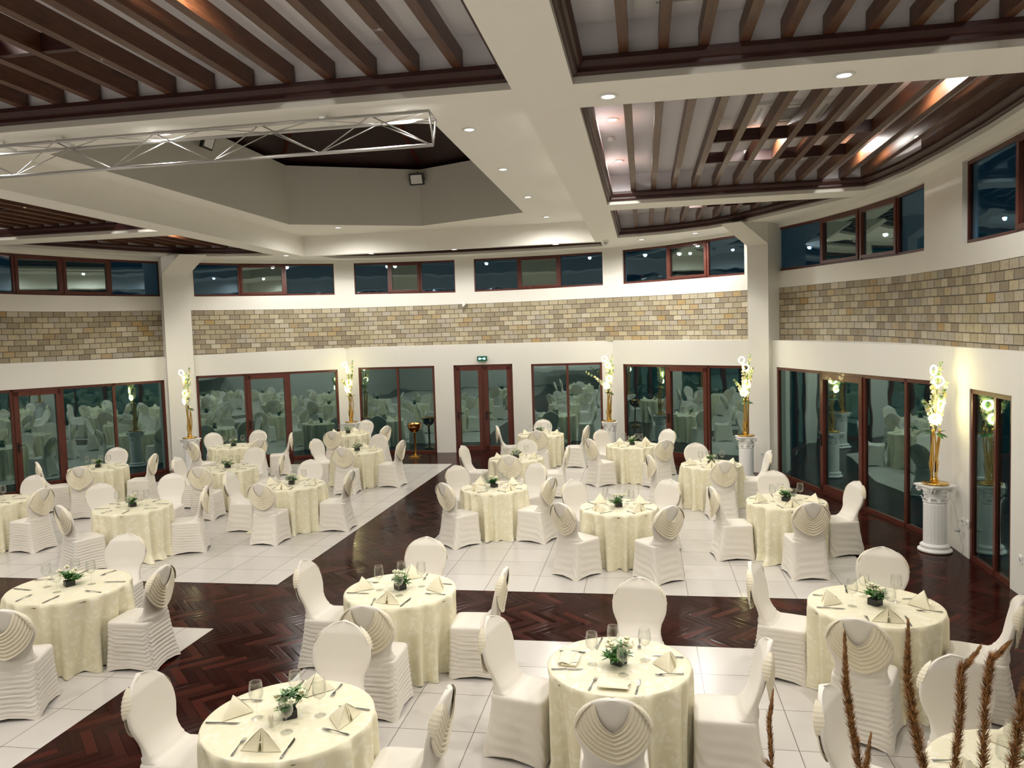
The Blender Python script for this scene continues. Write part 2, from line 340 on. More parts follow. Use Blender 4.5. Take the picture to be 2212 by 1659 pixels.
# stretch the far ends of two openings that run past the picture
segside = ['left', 'left', 'left', 'back', 'right', 'right', 'right', 'right']
wid = 0; did = 0
walls = {'left': MB(), 'back': MB(), 'right': MB()}
TH = .13
for seg in range(len(LOW)-1):
    a, b = Vector(LOW[seg]), Vector(LOW[seg+1]); d = Vector((b.x-a.x, b.y-a.y)).normalized(); n = Vector((-d.y, d.x))
    w = walls[segside[seg]]; cuts = [seg, seg+1]; ops = [o for o in OPEN if seg <= o[0] < seg+1]
    s = float(seg)
    def q(s0, s1, za0, za1, zb0, zb1):
        p0, p1 = lowp(s0), lowp(min(s1, seg+1-1e-7)); w.poly([(p0.x, p0.y, za0), (p1.x, p1.y, za1), (p1.x, p1.y, zb1), (p0.x, p0.y, zb0)][::-1])
    for o in ops:
        q(s, o[0], 0, 0, lowp(s).z, lowp(o[0]).z)
        o1 = min(o[1], seg+1-1e-6)
        q(o[0], o1, o[2], o[2], lowp(o[0]).z, lowp(o1).z)
        p0, p1 = lowp(o[0]), lowp(o1); nn = Vector((n.x, n.y, 0))*TH
        A0 = Vector((p0.x, p0.y, 0)); B0 = Vector((p1.x, p1.y, 0)); up = Vector((0, 0, o[2]))
        w.poly([A0, A0+nn, A0+nn+up, A0+up]); w.poly([B0, B0+up, B0+nn+up, B0+nn]); w.poly([A0+up, A0+nn+up, B0+nn+up, B0+up])
        # panels
        pan = []; t_prev = 0.0
        for sv, ty in o[4]:
            t = 1.0 if sv is None else (sv-o[0])/(o1-o[0]); pan.append((t_prev, t, ty)); t_prev = t
        wid += 1
        hasd = [x for x in pan if x[2] == 'd']
        if hasd: did += 1
        off = n*.05; dn = f'door_{did}'
        if o[3] == 'dd': nm = 'door_frame'; nm = f'door_{did}'
        else: nm = f'window_{wid}'
        P_, Q_ = (p0.x+off.x, p0.y+off.y), (p1.x+off.x, p1.y+off.y)
        if o[3] == 'dd':
            did += 1; dn = f'door_{did}'
        frame_unit(P_, Q_, 0, o[2], 0, n, pan, nm, doorat=(-1 if seg < 5 else -1) if o[3] != 'dd' else -1, dname=dn, zf=.0, fw=.06)
        s = o1
    q(s, seg+1, 0, 0, lowp(s).z, b.z)
    # ledge
K = 160; led = {'left': MB(), 'back': MB(), 'right': MB()}
def smap(s):  # lower parameter -> upper parameter by nearest plan point on the same spoke
    p = lowp(s); best = None
    for i in range(0, 15*40+1):
        c = cur(min(i/40, 14.999)); v = Vector((c.x+4.83, c.y-9.5)).normalized(); u = Vector((p.x+4.83, p.y-9.5)).normalized(); k = v.dot(u)
        if best is None or k > best[0]: best = (k, i/40)
    return best[1]
ss = [1+i*(6.6)/K for i in range(K+1)]
for i in range(K):
    s0, s1 = ss[i], ss[i+1]; a, b = lowp(s0), lowp(s1); c, e = cur(min(smap(s0), 14.999)), cur(min(smap(s1), 14.999))
    sd = segside[int(s0)]
    walls[sd].poly([(a.x, a.y, a.z), (b.x, b.y, b.z), (e.x, e.y, b.z), (c.x, c.y, a.z)][::-1])
# upper wall
UP = [(1.2, 2.45, [(1.5, 'f'), (1.8, 's'), (2.1, 's'), (None, 'f')]), (2.62, 4.03, [(2.76, 'f'), (3.16, 's'), (3.56, 's'), (None, 'f')]), (4.45, 5.93, [(5.03, 'f'), (5.49, 's'), (None, 'f')]), (6.10, 6.853, [(6.366, 'f'), (6.60, 's'), (None, 'f')]),
      (6.995, 7.927, [(7.31, 'f'), (7.597, 's'), (None, 'f')]), (8.11, 9.60, [(8.617, 'f'), (9.128, 's'), (None, 'f')]),
      (10.003, 12.80, [(10.66, 'f'), (11.32, 's'), (12.04, 's'), (None, 'f')]), (13.527, 14.45, [(14.03, 'f'), (14.25, 's'), (None, 'f')])]
brk = {'left': MB(), 'back': MB(), 'right': MB()}
def side(s): return 'left' if s < 5.9 else ('back' if s < 8.05 else 'right')
marks = sorted(set([round(i*.1, 4) for i in range(0, 150)]+[14.999]+[x for o in UP for x in (o[0], o[1])]))
arc = 0.0
for i in range(len(marks)-1):
    s0, s1 = marks[i], marks[i+1]; a, b = cur(s0), cur(s1); sd = side((s0+s1)/2); w = walls[sd]; L = (Vector((b.x, b.y))-Vector((a.x, a.y))).length
    inside = any(o[0]-1e-6 <= s0 and s1 <= o[1]+1e-6 for o in UP)
    zl0 = 2.70; B = brk[sd]
    zl0 = 2.84; n_ = len(B.v)
    lz = lambda c: 2.72 if c.x > 3.4 else 2.80
    za, zc = lz(a), lz(b)
    B.poly([(a.x, a.y, za), (b.x, b.y, zc), (b.x, b.y, b[2]), (a.x, a.y, a[2])][::-1], 0, uv=[(arc, 1.125+50), (arc+L, 1.125+50), (arc+L, 50-.0), (arc, 50-.0)] if 0 else [(arc, 6.125), (arc+L, 6.125), (arc+L, 6.125-(b[2]-zc)), (arc, 6.125-(a[2]-za))])
    w.poly([(a.x, a.y, a[2]), (b.x, b.y, b[2]), (b.x, b.y, b[3]), (a.x, a.y, a[3])][::-1])
    if not inside: w.poly([(a.x, a.y, a[3]), (b.x, b.y, b[3]), (b.x, b.y, SOF+.02), (a.x, a.y, SOF+.02)][::-1])
    else:
        w.poly([(a.x, a.y, WT), (b.x, b.y, WT), (b.x, b.y, SOF+.02), (a.x, a.y, SOF+.02)][::-1])
        n0, n1 = cnorm(s0)*.2, cnorm(s1)*.2
        w.poly([(a.x, a.y, a[3]), (b.x, b.y, b[3]), (b.x+n1.x, b.y+n1.y, b[3]), (a.x+n0.x, a.y+n0.y, a[3])]); w.poly([(a.x, a.y, WT), (a.x+n0.x, a.y+n0.y, WT), (b.x+n1.x, b.y+n1.y, WT), (b.x, b.y, WT)])
    arc += L
for o in UP:
    for s in (o[0], o[1]):
        a = cur(s); n = cnorm(s)*.2; walls[side(s)].poly([(a.x, a.y, a[3]), (a.x+n.x, a.y+n.y, a[3]), (a.x+n.x, a.y+n.y, WT), (a.x, a.y, WT)])
    a, b = cur(o[0]), cur(o[1]); n0, n1 = cnorm(o[0])*.10, cnorm(o[1])*.10; wid += 1
    # frames follow the curve panel by panel as one window
    root = empty(f'window_{wid}', (a.x, a.y, 0), 0, kind='structure'); r0 = Vector((a.x, a.y, 0))
    sp = o[0]; fr = MB()
    for k, (sv, ty) in enumerate(o[2]):
        se = o[1] if sv is None else sv
        p, q_ = cur(sp), cur(se); np_, nq = cnorm(sp)*.10, cnorm(se)*.10
        A = Vector((p.x+np_.x, p.y+np_.y, 0))-r0; B_ = Vector((q_.x+nq.x, q_.y+nq.y, 0))-r0; D = (B_-A); L = D.length; D.normalize(); N = Vector((-D.y, D.x, 0))
        z0 = p[3]; z1 = q_[3]; zm = (z0+z1)/2; mid = (A+B_)/2; sl = (D*L+Vector((0, 0, z1-z0))).normalized()
        for E, zz in ((A, z0), (B_, z1)):
            fr.box(E+Vector((0, 0, (zz+WT)/2)), (.06, .07, WT-zz), 0, tuple(D), tuple(N))
        fr.box(mid+Vector((0, 0, WT-.025)), (L, .07, .05), 0, tuple(D), tuple(N)); up = N.cross(sl)*(-1)
        fr.box(mid+Vector((0, 0, zm+.025)), (L, .07, .05), 0, tuple(sl), tuple(N), tuple(up))
        ins = .03; gz0, gz1 = zm+.04, WT-.04
        if ty == 's':
            sh = MB(); w_ = .06
            for t in (ins+w_/2, L-ins-w_/2): sh.box(A+D*t+Vector((0, 0, (gz0+gz1)/2))-N*.02, (w_, .07, gz1-gz0), 0, tuple(D), tuple(N))
            for z in (gz0+w_/2, gz1-w_/2): sh.box(mid+Vector((0, 0, z))-N*.02, (L-2*ins-.002, .068, w_), 0, tuple(sl if z < 4.7 else D), tuple(N))
            sh.obj('sash', [M['frame']], root); ins += w_-.005
        g = MB(); g.box(mid+Vector((0, 0, (gz0+gz1)/2)), (L-2*ins, .012, gz1-gz0+.02), 0, tuple(D), tuple(N)); g.obj('glass_pane', [M['paneup' if ty == 'f' else 'panesash']], root)
        sp = se
    fr.obj('frame', [M['frame']], root)
for k in walls:
    walls[k].obj(f'wall_{k}', [M['wall']], kind='structure')
tn = 0
for k in brk:
    tn += 1; brk[k].obj(f'trim_{tn}', [M['stone']], kind='structure', label='band of split sandstone bricks along the curved wall')
# the two big pilasters with sloping brackets
for (cx, cy, w, nx, ny, nb) in ((2.53, 17.30, .50, -.66, -.75, (-.86, -.51, 0)), (-11.45, 17.72, .62, .66, -.75, (.95, -.30, 0))):
    tn += 1; pm = MB(); n = Vector((nx, ny, 0)).normalized(); d = Vector((-n.y, n.x, 0)); c = Vector((cx, cy, 0))
    pm.box(c+Vector((0, 0, SOF/2))-n*.12, (w, .62, SOF), 0, tuple(d), tuple(n))
    f = c+n*.19; pr = []
    for sx in (-1, 1):
        o_ = d*(sx*w/2); pr.append([f+o_+Vector((0, 0, 4.86)), f+o_+Vector(nb)*.66+Vector((0, 0, SOF)), f+o_+Vector((0, 0, SOF))])
    pm.poly(pr[0]); pm.poly(pr[1][::-1]); pm.poly([pr[0][0], pr[1][0], pr[1][2], pr[0][2]]); pm.poly([pr[0][0], pr[1][0], pr[1][1], pr[0][1]])
    pm.obj(f'trim_{tn}', [M['wall']], kind='structure')
# skirting of dark wood under the back wall glass
# ------------------------------------------------------------------ ceiling
mirror = lambda pts: [(-9.66-x, y) for x, y in pts][::-1]
c3 = [(-.57, 7.73), (3.9, 7.73), (3.97, 9.9), (3.95, 11.2), (3.88, 12.4), (3.74, 13.25), (3.62, 13.63), (-.57, 13.63)]
c4 = [(-.55, 14.26), (3.58, 14.26), (3.12, 15.1), (2.58, 16.0), (2.04, 16.95), (1.44, 17.6), (.6, 18.1), (-.1, 18.32), (-.55, 18.38)]
COF = {'c1': [(-8.56, .9), (-1.12, .9), (-1.12, 7.0), (-8.56, 7.0)], 'c2': [(-.57, .9), (3.9, .9), (3.9, 7.0), (-.57, 7.0)], 'c3': c3, 'c4': c4,
       'c5': mirror(c3), 'c6': mirror(c4), 'c7': [(-8.2, 19.12), (-.97, 19.08), (-.97, 19.95), (-2.9, 20.2), (-4.75, 20.3), (-7.0, 20.1), (-8.0, 19.75)],
       'c8': [(-13.5, .9), (-9.12, .9), (-9.12, 7.0), (-13.5, 7.0)], 'c9': [(-8.56, -5.6), (-1.12, -5.6), (-1.12, .2), (-8.56, .2)]}
TRAY = [(-8.56, 7.73), (-1.11, 7.73), (-1.11, 18.92), (-8.56, 18.92)]
HEX = [(-2.55, 9.7), (-2.55, 17.07), (-5.2, 18.2), (-7.95, 16.85), (-8.05, 9.7), (-5.2, 8.5)]
outer = [(-14.3, -6.1), (4.45, -6.1), (4.45, 13.0), (4.2, 14.6), (3.6, 16.5), (1.6, 19.4), (-.8, 20.75), (-4.5, 21.1), (-8.1, 20.6), (-10.8, 19.2), (-12.3, 17.7), (-13.6, 15.5), (-14.3, 13)]
def plate(mb, outer, holes, z, m=0, up=False):
    loops = [[Vector((x, y, z)) for x, y in outer]]+[[Vector((x, y, z)) for x, y in h] for h in holes]
    flat = [p for L in loops for p in L]; n = len(mb.v); mb.v += [tuple(p) for p in flat]
    for t in tessellate_polygon(loops): mb.face([n+i for i in t], m)
sf = MB(); plate(sf, outer, [COF[k] for k in COF]+[TRAY], SOF)
def ring(mb, poly, z0, z1, m=0):
    for i in range(len(poly)):
        a, b = poly[i], poly[(i+1) % len(poly)]; mb.poly([(a[0], a[1], z0), (b[0], b[1], z0), (b[0], b[1], z1), (a[0], a[1], z1)], m)
ring(sf, TRAY, SOF, CZ); plate(sf, TRAY, [HEX], CZ)
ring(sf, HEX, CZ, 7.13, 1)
for k, p in COF.items(): ring(sf, p, SOF, SOF+.062, 1); ring(sf, p, SOF+.062, CZ, 2); plate(sf, p, [], CZ, 2)  # lowest strip greyed: shade of the unlit coffer sides put into its colour
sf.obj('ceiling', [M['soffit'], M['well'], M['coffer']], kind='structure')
# dark timber roof over the well
rf = MB(); ap = (-5.25, 13.35, 9.3); big = [(p[0]+(p[0]+5.25)*.10, p[1]+(p[1]-13.35)*.06) for p in HEX]
for i in range(6):
    a, b = big[i], big[(i+1) % 6]; rf.poly([(a[0], a[1], 7.13), (b[0], b[1], 7.13), ap], 0)
    h0, h1 = HEX[i], HEX[(i+1) % 6]; rf.poly([(h0[0], h0[1], 7.13), (h1[0], h1[1], 7.13), (b[0], b[1], 7.13), (a[0], a[1], 7.13)], 0)
    rf.tube([(a[0], a[1], 7.2), (ap[0], ap[1], 9.2)], .08, 6, 1)
rf.obj('ceiling', [M['roofwood'], M['frame']], kind='structure')
def lattice(key, label, xs, hatch=None):
    poly = COF[key]; cx = sum(p[0] for p in poly)/len(poly); cy = sum(p[1] for p in poly)/len(poly); r0 = Vector((cx, cy, 5.36))
    root = empty('ceiling_lattice', tuple(r0), label=label, cat='slatted ceiling', group='timber lattice panels in the ceiling'); mo = MB(); N = len(poly)
    def inset(dst):
        out = []
        for i in range(N):
            p0, p1, p2 = Vector(poly[i-1]), Vector(poly[i]), Vector(poly[(i+1) % N]); d1 = (p1-p0).normalized(); d2 = (p2-p1).normalized(); n1 = Vector((-d1.y, d1.x)); n2 = Vector((-d2.y, d2.x))
            b = (n1+n2).normalized(); out.append(p1+b*(dst/max(b.dot(n1), .35)))
        return out
    prof = [(0.0, .002), (.035, 0.0), (.05, .02), (.05, .05), (.075, .06), (.10, .10), (.10, .14), (0.0, .14)]
    rings = [[(p.x-cx, p.y-cy, z) for p in inset(d)] for d, z in prof]
    mo.grid(rings, True, 0, False); mo.obj('moulding', [M['mould']], root)
    def spans(x):
        ys = []
        for i in range(N):
            a, b = poly[i], poly[(i+1) % N]
            if (a[0]-x)*(b[0]-x) < 0: ys.append(a[1]+(b[1]-a[1])*(x-a[0])/(b[0]-a[0]))
        ys.sort(); return ys
    for x in xs:
        ys = spans(x)
        if len(ys) < 2: continue
        segs = [(ys[0]+.09, ys[-1]-.04)]
        if segs[0][1]-segs[0][0] < .1: continue
        sm = MB()
        for y0, y1 in segs: sm.box((x-cx, (y0+y1)/2-cy, .225), (.085, y1-y0, .165))
        sm.obj('slat', [M['slat']], root)
    if hatch:
        for hy, x0, x1 in hatch:
            h = MB(); h.box(((x0+x1)/2-cx, hy-cy, .228), (x1-x0, .06, .15)); h.obj('cross_member', [M['mould']], root)
    return root
xr = [-.12+.336*i for i in range(13)]; xl = [-1.59-.402*i for i in range(18)]
lattice('c1', 'timber lattice over the front left, cut by the top left picture edge', xl, [(5.75, -6.0, -4.4), (4.4, -6.0, -4.4)])
lattice('c2', 'timber lattice cut by the top right picture edge', xr)
lattice('c3', 'large timber lattice with a curved end above the right upper windows', xr, [(10.52, .93, 2.97), (11.78, .93, 2.97)])
lattice('c4', 'small triangular timber lattice in front of the right pilaster', xr, [(15.2, .9, 2.6), (15.9, .9, 2.3)])
lattice('c5', 'timber lattice at the left picture edge above the left windows', [-9.66-x for x in xr], [(10.52, -12.6, -10.6), (11.78, -12.6, -10.6)])
lattice('c6', 'small triangular timber lattice in front of the left pilaster', [-9.66-x for x in xr], [(15.2, -12.2, -10.6)])
lattice('c7', 'narrow timber lattice over the centre back windows', [-1.3-.402*i for i in range(17)])
# ------------------------------------------------------------------ downlights
def spot(x, y, z, w=None, ang=174):
    d = bpy.data.lights.new('downlight_beam', 'SPOT'); d.energy = (w or LAMP_W)*(.72 if y > 9 else 1.0); d.spot_size = radians(ang); d.spot_blend = .5; d.shadow_soft_size = .05; d.color = WARM
    return d
dl = MB(); dl.lathe([(.062, .0), (.062, -.012), (.088, -.014), (.095, -.004), (.095, .0)], n=24, capa=False, capb=False); DLR = dl.mesh('downlight_ring', [M['whiteplastic']])
dl = MB(); dl.lathe([(.0, -.006), (.062, -.006)], n=24, capa=False, capb=False); DLL = dl.mesh('downlight_lens', [M['lamp']])
def downlight(x, y, z, label, w=None):
    r = empty('ceiling_downlight', (x, y, z), label=label, cat='downlight', group='recessed ceiling downlights')
    put('trim_ring', DLR, r); put('lens', DLL, r)
    o = bpy.data.objects.new('downlight_beam', spot(x, y, z, w)); COLL.objects.link(o); o.location = (0, 0, -.03); o.parent = r
LD = {
 'on the beam at the crossing before the right lattices, nearer the crossing': (-.28, 7.42, SOF), 'on the right transverse beam, the largest downlight in view': (1.78, 7.36, SOF),
 'on the beam just behind the free end of the silver truss': (-2.14, 7.42, SOF), 'on the beam behind the middle of the silver truss': (-4.84, 7.43, SOF),
 'first of the four along the right side of the open well, nearest': (-2.18, 10.05, CZ), 'second of the four along the right side of the well': (-2.19, 12.56, CZ),
 'third of the four along the right side of the well': (-2.17, 15.18, CZ), 'last and farthest of the four along the right side of the well': (-2.14, 17.85, CZ),
 'alone at the far left corner of the open well': (-7.10, 17.69, CZ), 'above the right lattice, nearer of the two by its left edge': (-.34, 10.1, CZ), 'above the right lattice, farther of the two by its left edge': (-.34, 12.53, CZ),
 'on the far beam, right of centre over the back windows': (-2.07, 18.99, SOF), 'on the far beam, centre over the back windows': (-4.61, 18.99, SOF), 'on the far beam, left of centre over the back windows': (-6.77, 18.99, SOF),
 'on the far beam at its left end by the left pilaster': (-8.84, 18.5, SOF), 'above the small triangular right lattice': (-.3, 15.6, CZ), 'on the ceiling edge over the third upper right window, left one': (.0, 18.9, SOF),
 'on the ceiling edge over the third upper right window, right one': (1.2, 18.2, SOF)}
for k, (x, y, z) in LD.items():
    downlight(x, y, z-.0005, 'small round downlight '+k)
hid = [(2.9, 9.2, CZ), (3.1, 12.2, CZ), (1.6, 11.15, CZ), (1.0, 15.3, CZ), (-9.5, 10.1, CZ), (-9.5, 12.5, CZ), (-12.7, 9.4, CZ), (-12.4, 12.1, CZ), (-11.1, 10.8, CZ), (-10.0, 15.6, CZ), (-11.4, 14.9, CZ),
       (-7.0, 7.42, SOF), (-11.0, 7.42, SOF), (-2.9, 4.9, CZ), (-5.3, 4.9, CZ), (-7.7, 4.9, CZ), (-2.9, 2.6, CZ), (-5.3, 2.6, CZ), (-7.7, 2.6, CZ), (.8, 4.9, CZ), (2.9, 4.9, CZ), (.8, 2.6, CZ), (2.9, 2.6, CZ), (-11.3, 4.6, CZ), (-11.3, 2.4, CZ), (-2.9, -1.5, CZ), (-6.5, -1.5, CZ), (-4.8, -4, CZ)]
for x, y, z in hid: downlight(x, y, z-.0005, 'unseen small round downlight added to the ceiling grid')  # unseen downlights, some set by glow on slats, the rest added for light
# ------------------------------------------------------------------ chair meshes
def interp(tab, z):
    for i in range(len(tab)-1):
        if z <= tab[i+1][0]:
            t = (z-tab[i][0])/(tab[i+1][0]-tab[i][0]); t = max(0, min(1, t)); t = t*t*(3-2*t) if 0 else t
            return [a+(b-a)*t for a, b in zip(tab[i][1:], tab[i+1][1:])]
    return list(tab[-1][1:])
def sq(c, p): return math.copysign(abs(c)**p, c)
def chair_seat(ruched, seed):
    r = random.Random(seed); ph = [r.uniform(0, 6.28) for _ in range(8)]; rows = []; n = 72; NZ = 46
    for i in range(NZ+1):
        f = i/NZ; z = .45*f; g = 1-f
        hw = .212+.035*g**1.6; yf = .222+.022*g**1.6; yb = -.205-.085*g**1.4; row = []
        for j in range(n):
            a = 2*pi*j/n; c, s_ = cos(a), sin(a); ex = .24
            x = hw*sq(c, ex*1.0); y0 = (yf+yb)/2; hy = (yf-yb)/2; y = y0+hy*sq(s_, ex)
            corner = min(1, abs(sin(2*a))**.6)
            pull = .020*g**1.2*(1-corner)
            k = 1-pull/.22; lift = .034*(1-corner)*g**3
            amp = 0.0
            if ruched:
                env = sin(pi*min(1, max(0, f*1.02)))**.5; side = floor((a+pi/4)/(pi/2))
                amp = env*(.0055*sin(2*pi*(11*f+.45*sin(2*a+ph[int(side) % 4])+.22*sin(6*a+ph[4])))+.0045*sin(2*pi*(17*f+.8*sin(3*a+ph[5])+.3*cos(7*a))))
                amp *= .45+.55*(1-corner)
            else:
                amp = .0035*sin(2*pi*(5*f+1.3*c*s_)+ph[0])*(1-corner)*g**.5+.003*sin(22*f+9*a+ph[1])*corner*g
            k += amp/.2
            row.append((x*k, y0+(y-y0)*k, z+lift))
        rows.append(row)
    top = rows[-1]
    for k, dz in ((.985, .014), (.95, .022), (.86, .027), (.6, .031), (.3, .033), (.05, .034)):
        rows.append([(p[0]*k, .01+(p[1]-.01)*k, .45+dz) for p in top])
    m = MB(); m.grid(rows, True, 0, True, False, True); return m.mesh('seat_cover_mesh', [M['cover']])
BT = [(0.2, 0.19, -0.20, -0.12), (0.4, 0.198, -0.204, -0.08), (0.455, 0.2, -0.211, 0.02), (0.475, 0.197, -0.217, -0.03), (0.5, 0.19, -0.216, -0.085), (0.53, 0.183, -0.216, -0.122), (0.57, 0.182, -0.218, -0.15), (0.61, 0.19, -0.227, -0.169), (0.65, 0.2089, -0.236, -0.178), (0.69, 0.2242, -0.245, -0.187), (0.72, 0.2302, -0.2518, -0.1938), (0.75, 0.232, -0.2585, -0.2005), (0.78, 0.2297, -0.2653, -0.2073), (0.81, 0.2231, -0.272, -0.214), (0.84, 0.2118, -0.2787, -0.2208), (0.87, 0.1951, -0.2855, -0.2275), (0.895, 0.1759, -0.2911, -0.2331), (0.915, 0.1559, -0.2956, -0.2441), (0.932, 0.1341, -0.2994, -0.2552), (0.946, 0.111, -0.3026, -0.2643), (0.957, 0.0871, -0.3051, -0.2715), (0.965, 0.0631, -0.3069, -0.2767), (0.97, 0.0407, -0.308, -0.28), (0.973, 0.02, -0.3087, -0.282)]
def chair_back():
    m = MB(); rows = []; n = 44; zs = [.20, .3, .40, .43, .455, .475, .49, .50, .515, .53, .55, .57, .59, .61, .63, .65, .67, .69, .705, .72, .735, .75, .765, .78, .795, .81, .825, .84, .855, .87, .883, .895, .905, .915, .924, .932, .94, .946, .952, .957, .961, .965, .968, .970, .973]
    for z in zs:
        w, yr, yf = interp(BT, z); row = []
        for j in range(n):
            a = 2*pi*j/n; x = w*sq(cos(a), .8); yc = (yr+yf)/2; hy = (yf-yr)/2
            dish = .022*(1-(x/max(w, .01))**2)*min(1, max(0, (z-.5)/.2))
            row.append((x, yc+hy*sq(sin(a), .55)-dish+(.012 if z > .5 else 0), z))
        rows.append(row)
    m.grid(rows, True, 0, True, True, True); return m.mesh('back_cover_mesh', [M['cover']])
def chair_swag(seed, loose=0.0):
    r = random.Random(seed); m = MB(); nu, nv = 30, 56; p0 = r.uniform(0, 6); sk = r.uniform(-.035, .035); rows = []; br = []
    for i in range(nv+1):
        v = i/nv; ze = .935-.165*v**1.1; w = interp(BT, ze)[0]; xe = w*(.74+.26*v**.5)+.006
        sag = .165+.065*v; row = []
        for j in range(nu+1):
            t = -1+2*j/nu; c = cos(pi*t/2); e = sin(pi*t/2)
            x = xe*(.35*t+.65*e)+sk*v*c; z = ze-sag*(.30*(1-abs(t))+.70*c**(.9))
            ya = interp(BT, max(z, .56))[1]; xx = abs(x)/max(interp(BT, max(min(z, .96), .56))[0], .02)
            fold = .5+.5*sin(2*pi*(7.6*v**.9)+p0+1.2*t*t); bulge = .006+.016*c+.018*fold*(.15+.85*c)
            y = ya+.030*min(1, xx)**4-bulge-.02*(1-c)*0-loose*c*(.3+.7*v)
            row.append((x, y-.004, z))
        rows.append(row)
    m.grid(rows, False, 0, True)
    # gathered cloth where the swag is pinned to the rim on both sides, wrapping round the edge
    for sx in (-1, 1):
        rr = []
        for i in range(25):
            v = i/24; ze = .935-.17*v; w = interp(BT, ze)[0]; f = .0035*sin(2*pi*8*v+p0); row = []
            tp = sin(pi*min(1, max(0, v)))**.5; f *= tp
            for k, (dx, dy) in enumerate(((-.012, -.010), (.003, -.005), (.006, .010), (.004, .028), (-.008, .056))):
                row.append((sx*(w-.004+(dx+.004)*tp+f*.8), interp(BT, ze)[1]+dy*tp+.004-f*.3, ze+.002*k))
            rr.append(row)
        m.grid(rr, False, 0, True)
    return m.mesh('swag_mesh', [M['swag']])
SEATR = [chair_seat(True, 3), chair_seat(True, 8)]; SEATS = [chair_seat(False, 4), chair_seat(False, 9)]; BACK = chair_back(); SWAG = [chair_swag(1), chair_swag(2), chair_swag(5, .03), chair_swag(7, .05)]
# ------------------------------------------------------------------ table cloth mesh
def cloth_mesh(seed, pool):
    r = random.Random(seed); n = 200; rows = []; H = .745; R = .525
    ks = [(9, r.uniform(0, 6), .35), (16, r.uniform(0, 6), .50), (25, r.uniform(0, 6), .25)]; ca = r.uniform(0, 6)
    def fold(a, f): 
        s_ = sum(w*sin(k*a+p+.5*sin(3*a+p)*f) for k, p, w in ks); return s_
    for rr in (.01, .15, .3, .4, .48, .51): rows.append([(rr*cos(2*pi*j/n), rr*sin(2*pi*j/n), H) for j in range(n)])
    rows.append([((R-.003)*cos(2*pi*j/n), (R-.003)*sin(2*pi*j/n), H-.003) for j in range(n)])
    for i in range(1, 27):
        f = i/26; z = H-.006-(H-.012)*f; row = []
        for j in range(n):
            a = 2*pi*j/n; fo = fold(a, f); corner = max(0, cos(2*(a-ca)))**3
            fs = max(-1, min(1, fo*1.5)); rad = R+.004-.060*f**.7*(1-.95*corner)+.062*f**.5*fs*(1+.3*corner)+.010*f*abs(fo)
            if f > .86: rad += pool*(f-.86)/.14*(corner*.9+.25*max(0, fo))
            zz = z if f < .93 else max(.006, z+.012*sin(17*a+seed))
            row.append((rad*cos(a), rad*sin(a), zz))
        rows.append(row)
    m = MB(); m.grid(rows, True, 0, True, False, False); n0 = len(m.v); m.face(list(range(0, n)), 0, False); return m.mesh('tablecloth_mesh', [M['damask']])
CLOTH = [cloth_mesh(11, .05), cloth_mesh(12, .09), cloth_mesh(17, .12), cloth_mesh(23, .07)]
tt = MB(); tt.lathe([(.505, .70), (.512, .705), (.512, .735), (.505, .738)], n=40, sm=False); TOP = tt.mesh('tabletop_mesh', [M['slat']])
tt = MB(); tt.lathe([(.25, .0), (.25, .02), (.05, .05), (.04, .08), (.04, .66), (.18, .70)], n=20); PED = tt.mesh('pedestal_mesh', [M['darkmetal']])
# ------------------------------------------------------------------ table ware meshes
def napkin_tent(seed):
    r = random.Random(seed); m = MB(); N = 10; h = .105+r.uniform(-.01, .01)
    # a square folded to a hollow triangular tent: two curved faces meeting on a ridge, open toward the diner
    L, Rr, T, Bk = Vector((-.125, -.045, 0)), Vector((.125, -.045, 0)), Vector((0, -.02, h*1.12)), Vector((0, .11, .004))
    def sheet(A, B, C, bow, nrm):
        rows = []
        for i in range(N+1):
            row = []
            for j in range(N+1):
                u = i/N; v = j/N; p = A*(1-u)+(B*(1-v)+C*v)*u; row.append(p+Vector(nrm)*bow*4*u*(1-u)*(.5+.5*sin(pi*v)))
            rows.append(row)
        m.grid(rows, False, 0, True)
    sheet(T, L, Bk, .010, (-.6, .3, .7)); sheet(T, Bk, Rr, .010, (.6, .3, .7)); sheet(T, Rr, Vector((.012, -.055, .0)), -.006, (0, -1, .2)); sheet(T, Vector((-.012, -.055, 0)), L, -.006, (0, -1, .2))
    m.tube([Vector((-.013, -.056, .003)), Vector((-.008, -.045, h*.5)), T, Vector((.008, -.045, h*.5)), Vector((.013, -.056, .003))], .004, 6)
    return m.mesh('napkin_mesh', [M['napkin']])
def napkin_flat():
    m = MB(); rows = []
    for i in range(9):
        a = pi*i/8; rows.append([(-.10+.2*j/8+.008*sin(i), -.035+.06*cos(a)*(1-.25*j/8), .016+.014*sin(a)*(1-.3*j/8)) for j in range(9)])
    m.grid(rows, False, 0, True); m.box((0, -.0, .008), (.2, .11, .012)); m.poly([(-.10, -.06, .016), (.10, -.05, .016), (.05, .06, .018), (-.10, .055, .018)])
    return m.mesh('folded_napkin_mesh', [M['napkin']])
NAP = [napkin_tent(1), napkin_tent(2), napkin_tent(3)]; NAPF = napkin_flat()
m = MB(); rows = [[(w*c, y, z+h*s_) for c, s_ in ((1, 0), (.6, .8), (-.6, .8), (-1, 0), (-.6, -.8), (.6, -.8))] for y, w, h, z in ((-.11, .003, .002, .004), (-.105, .0075, .003, .004), (-.06, .0065, .003, .004), (-.005, .005, .0035, .005), (0.0, .0045, .0025, .005))]
m.grid(rows, True, 0, True, True, True); KH = m.mesh('knife_handle_mesh', [M['silver']])
m = MB(); rows = [[(x0, y, .005), (x1, y, .005), (x1, y, .0035), (x0, y, .0035)] for y, x0, x1 in ((0, -.0045, .0045), (.012, -.006, .007), (.06, -.006, .0095), (.095, -.006, .008), (.112, -.006, -.001), (.116, -.006, -.005))]
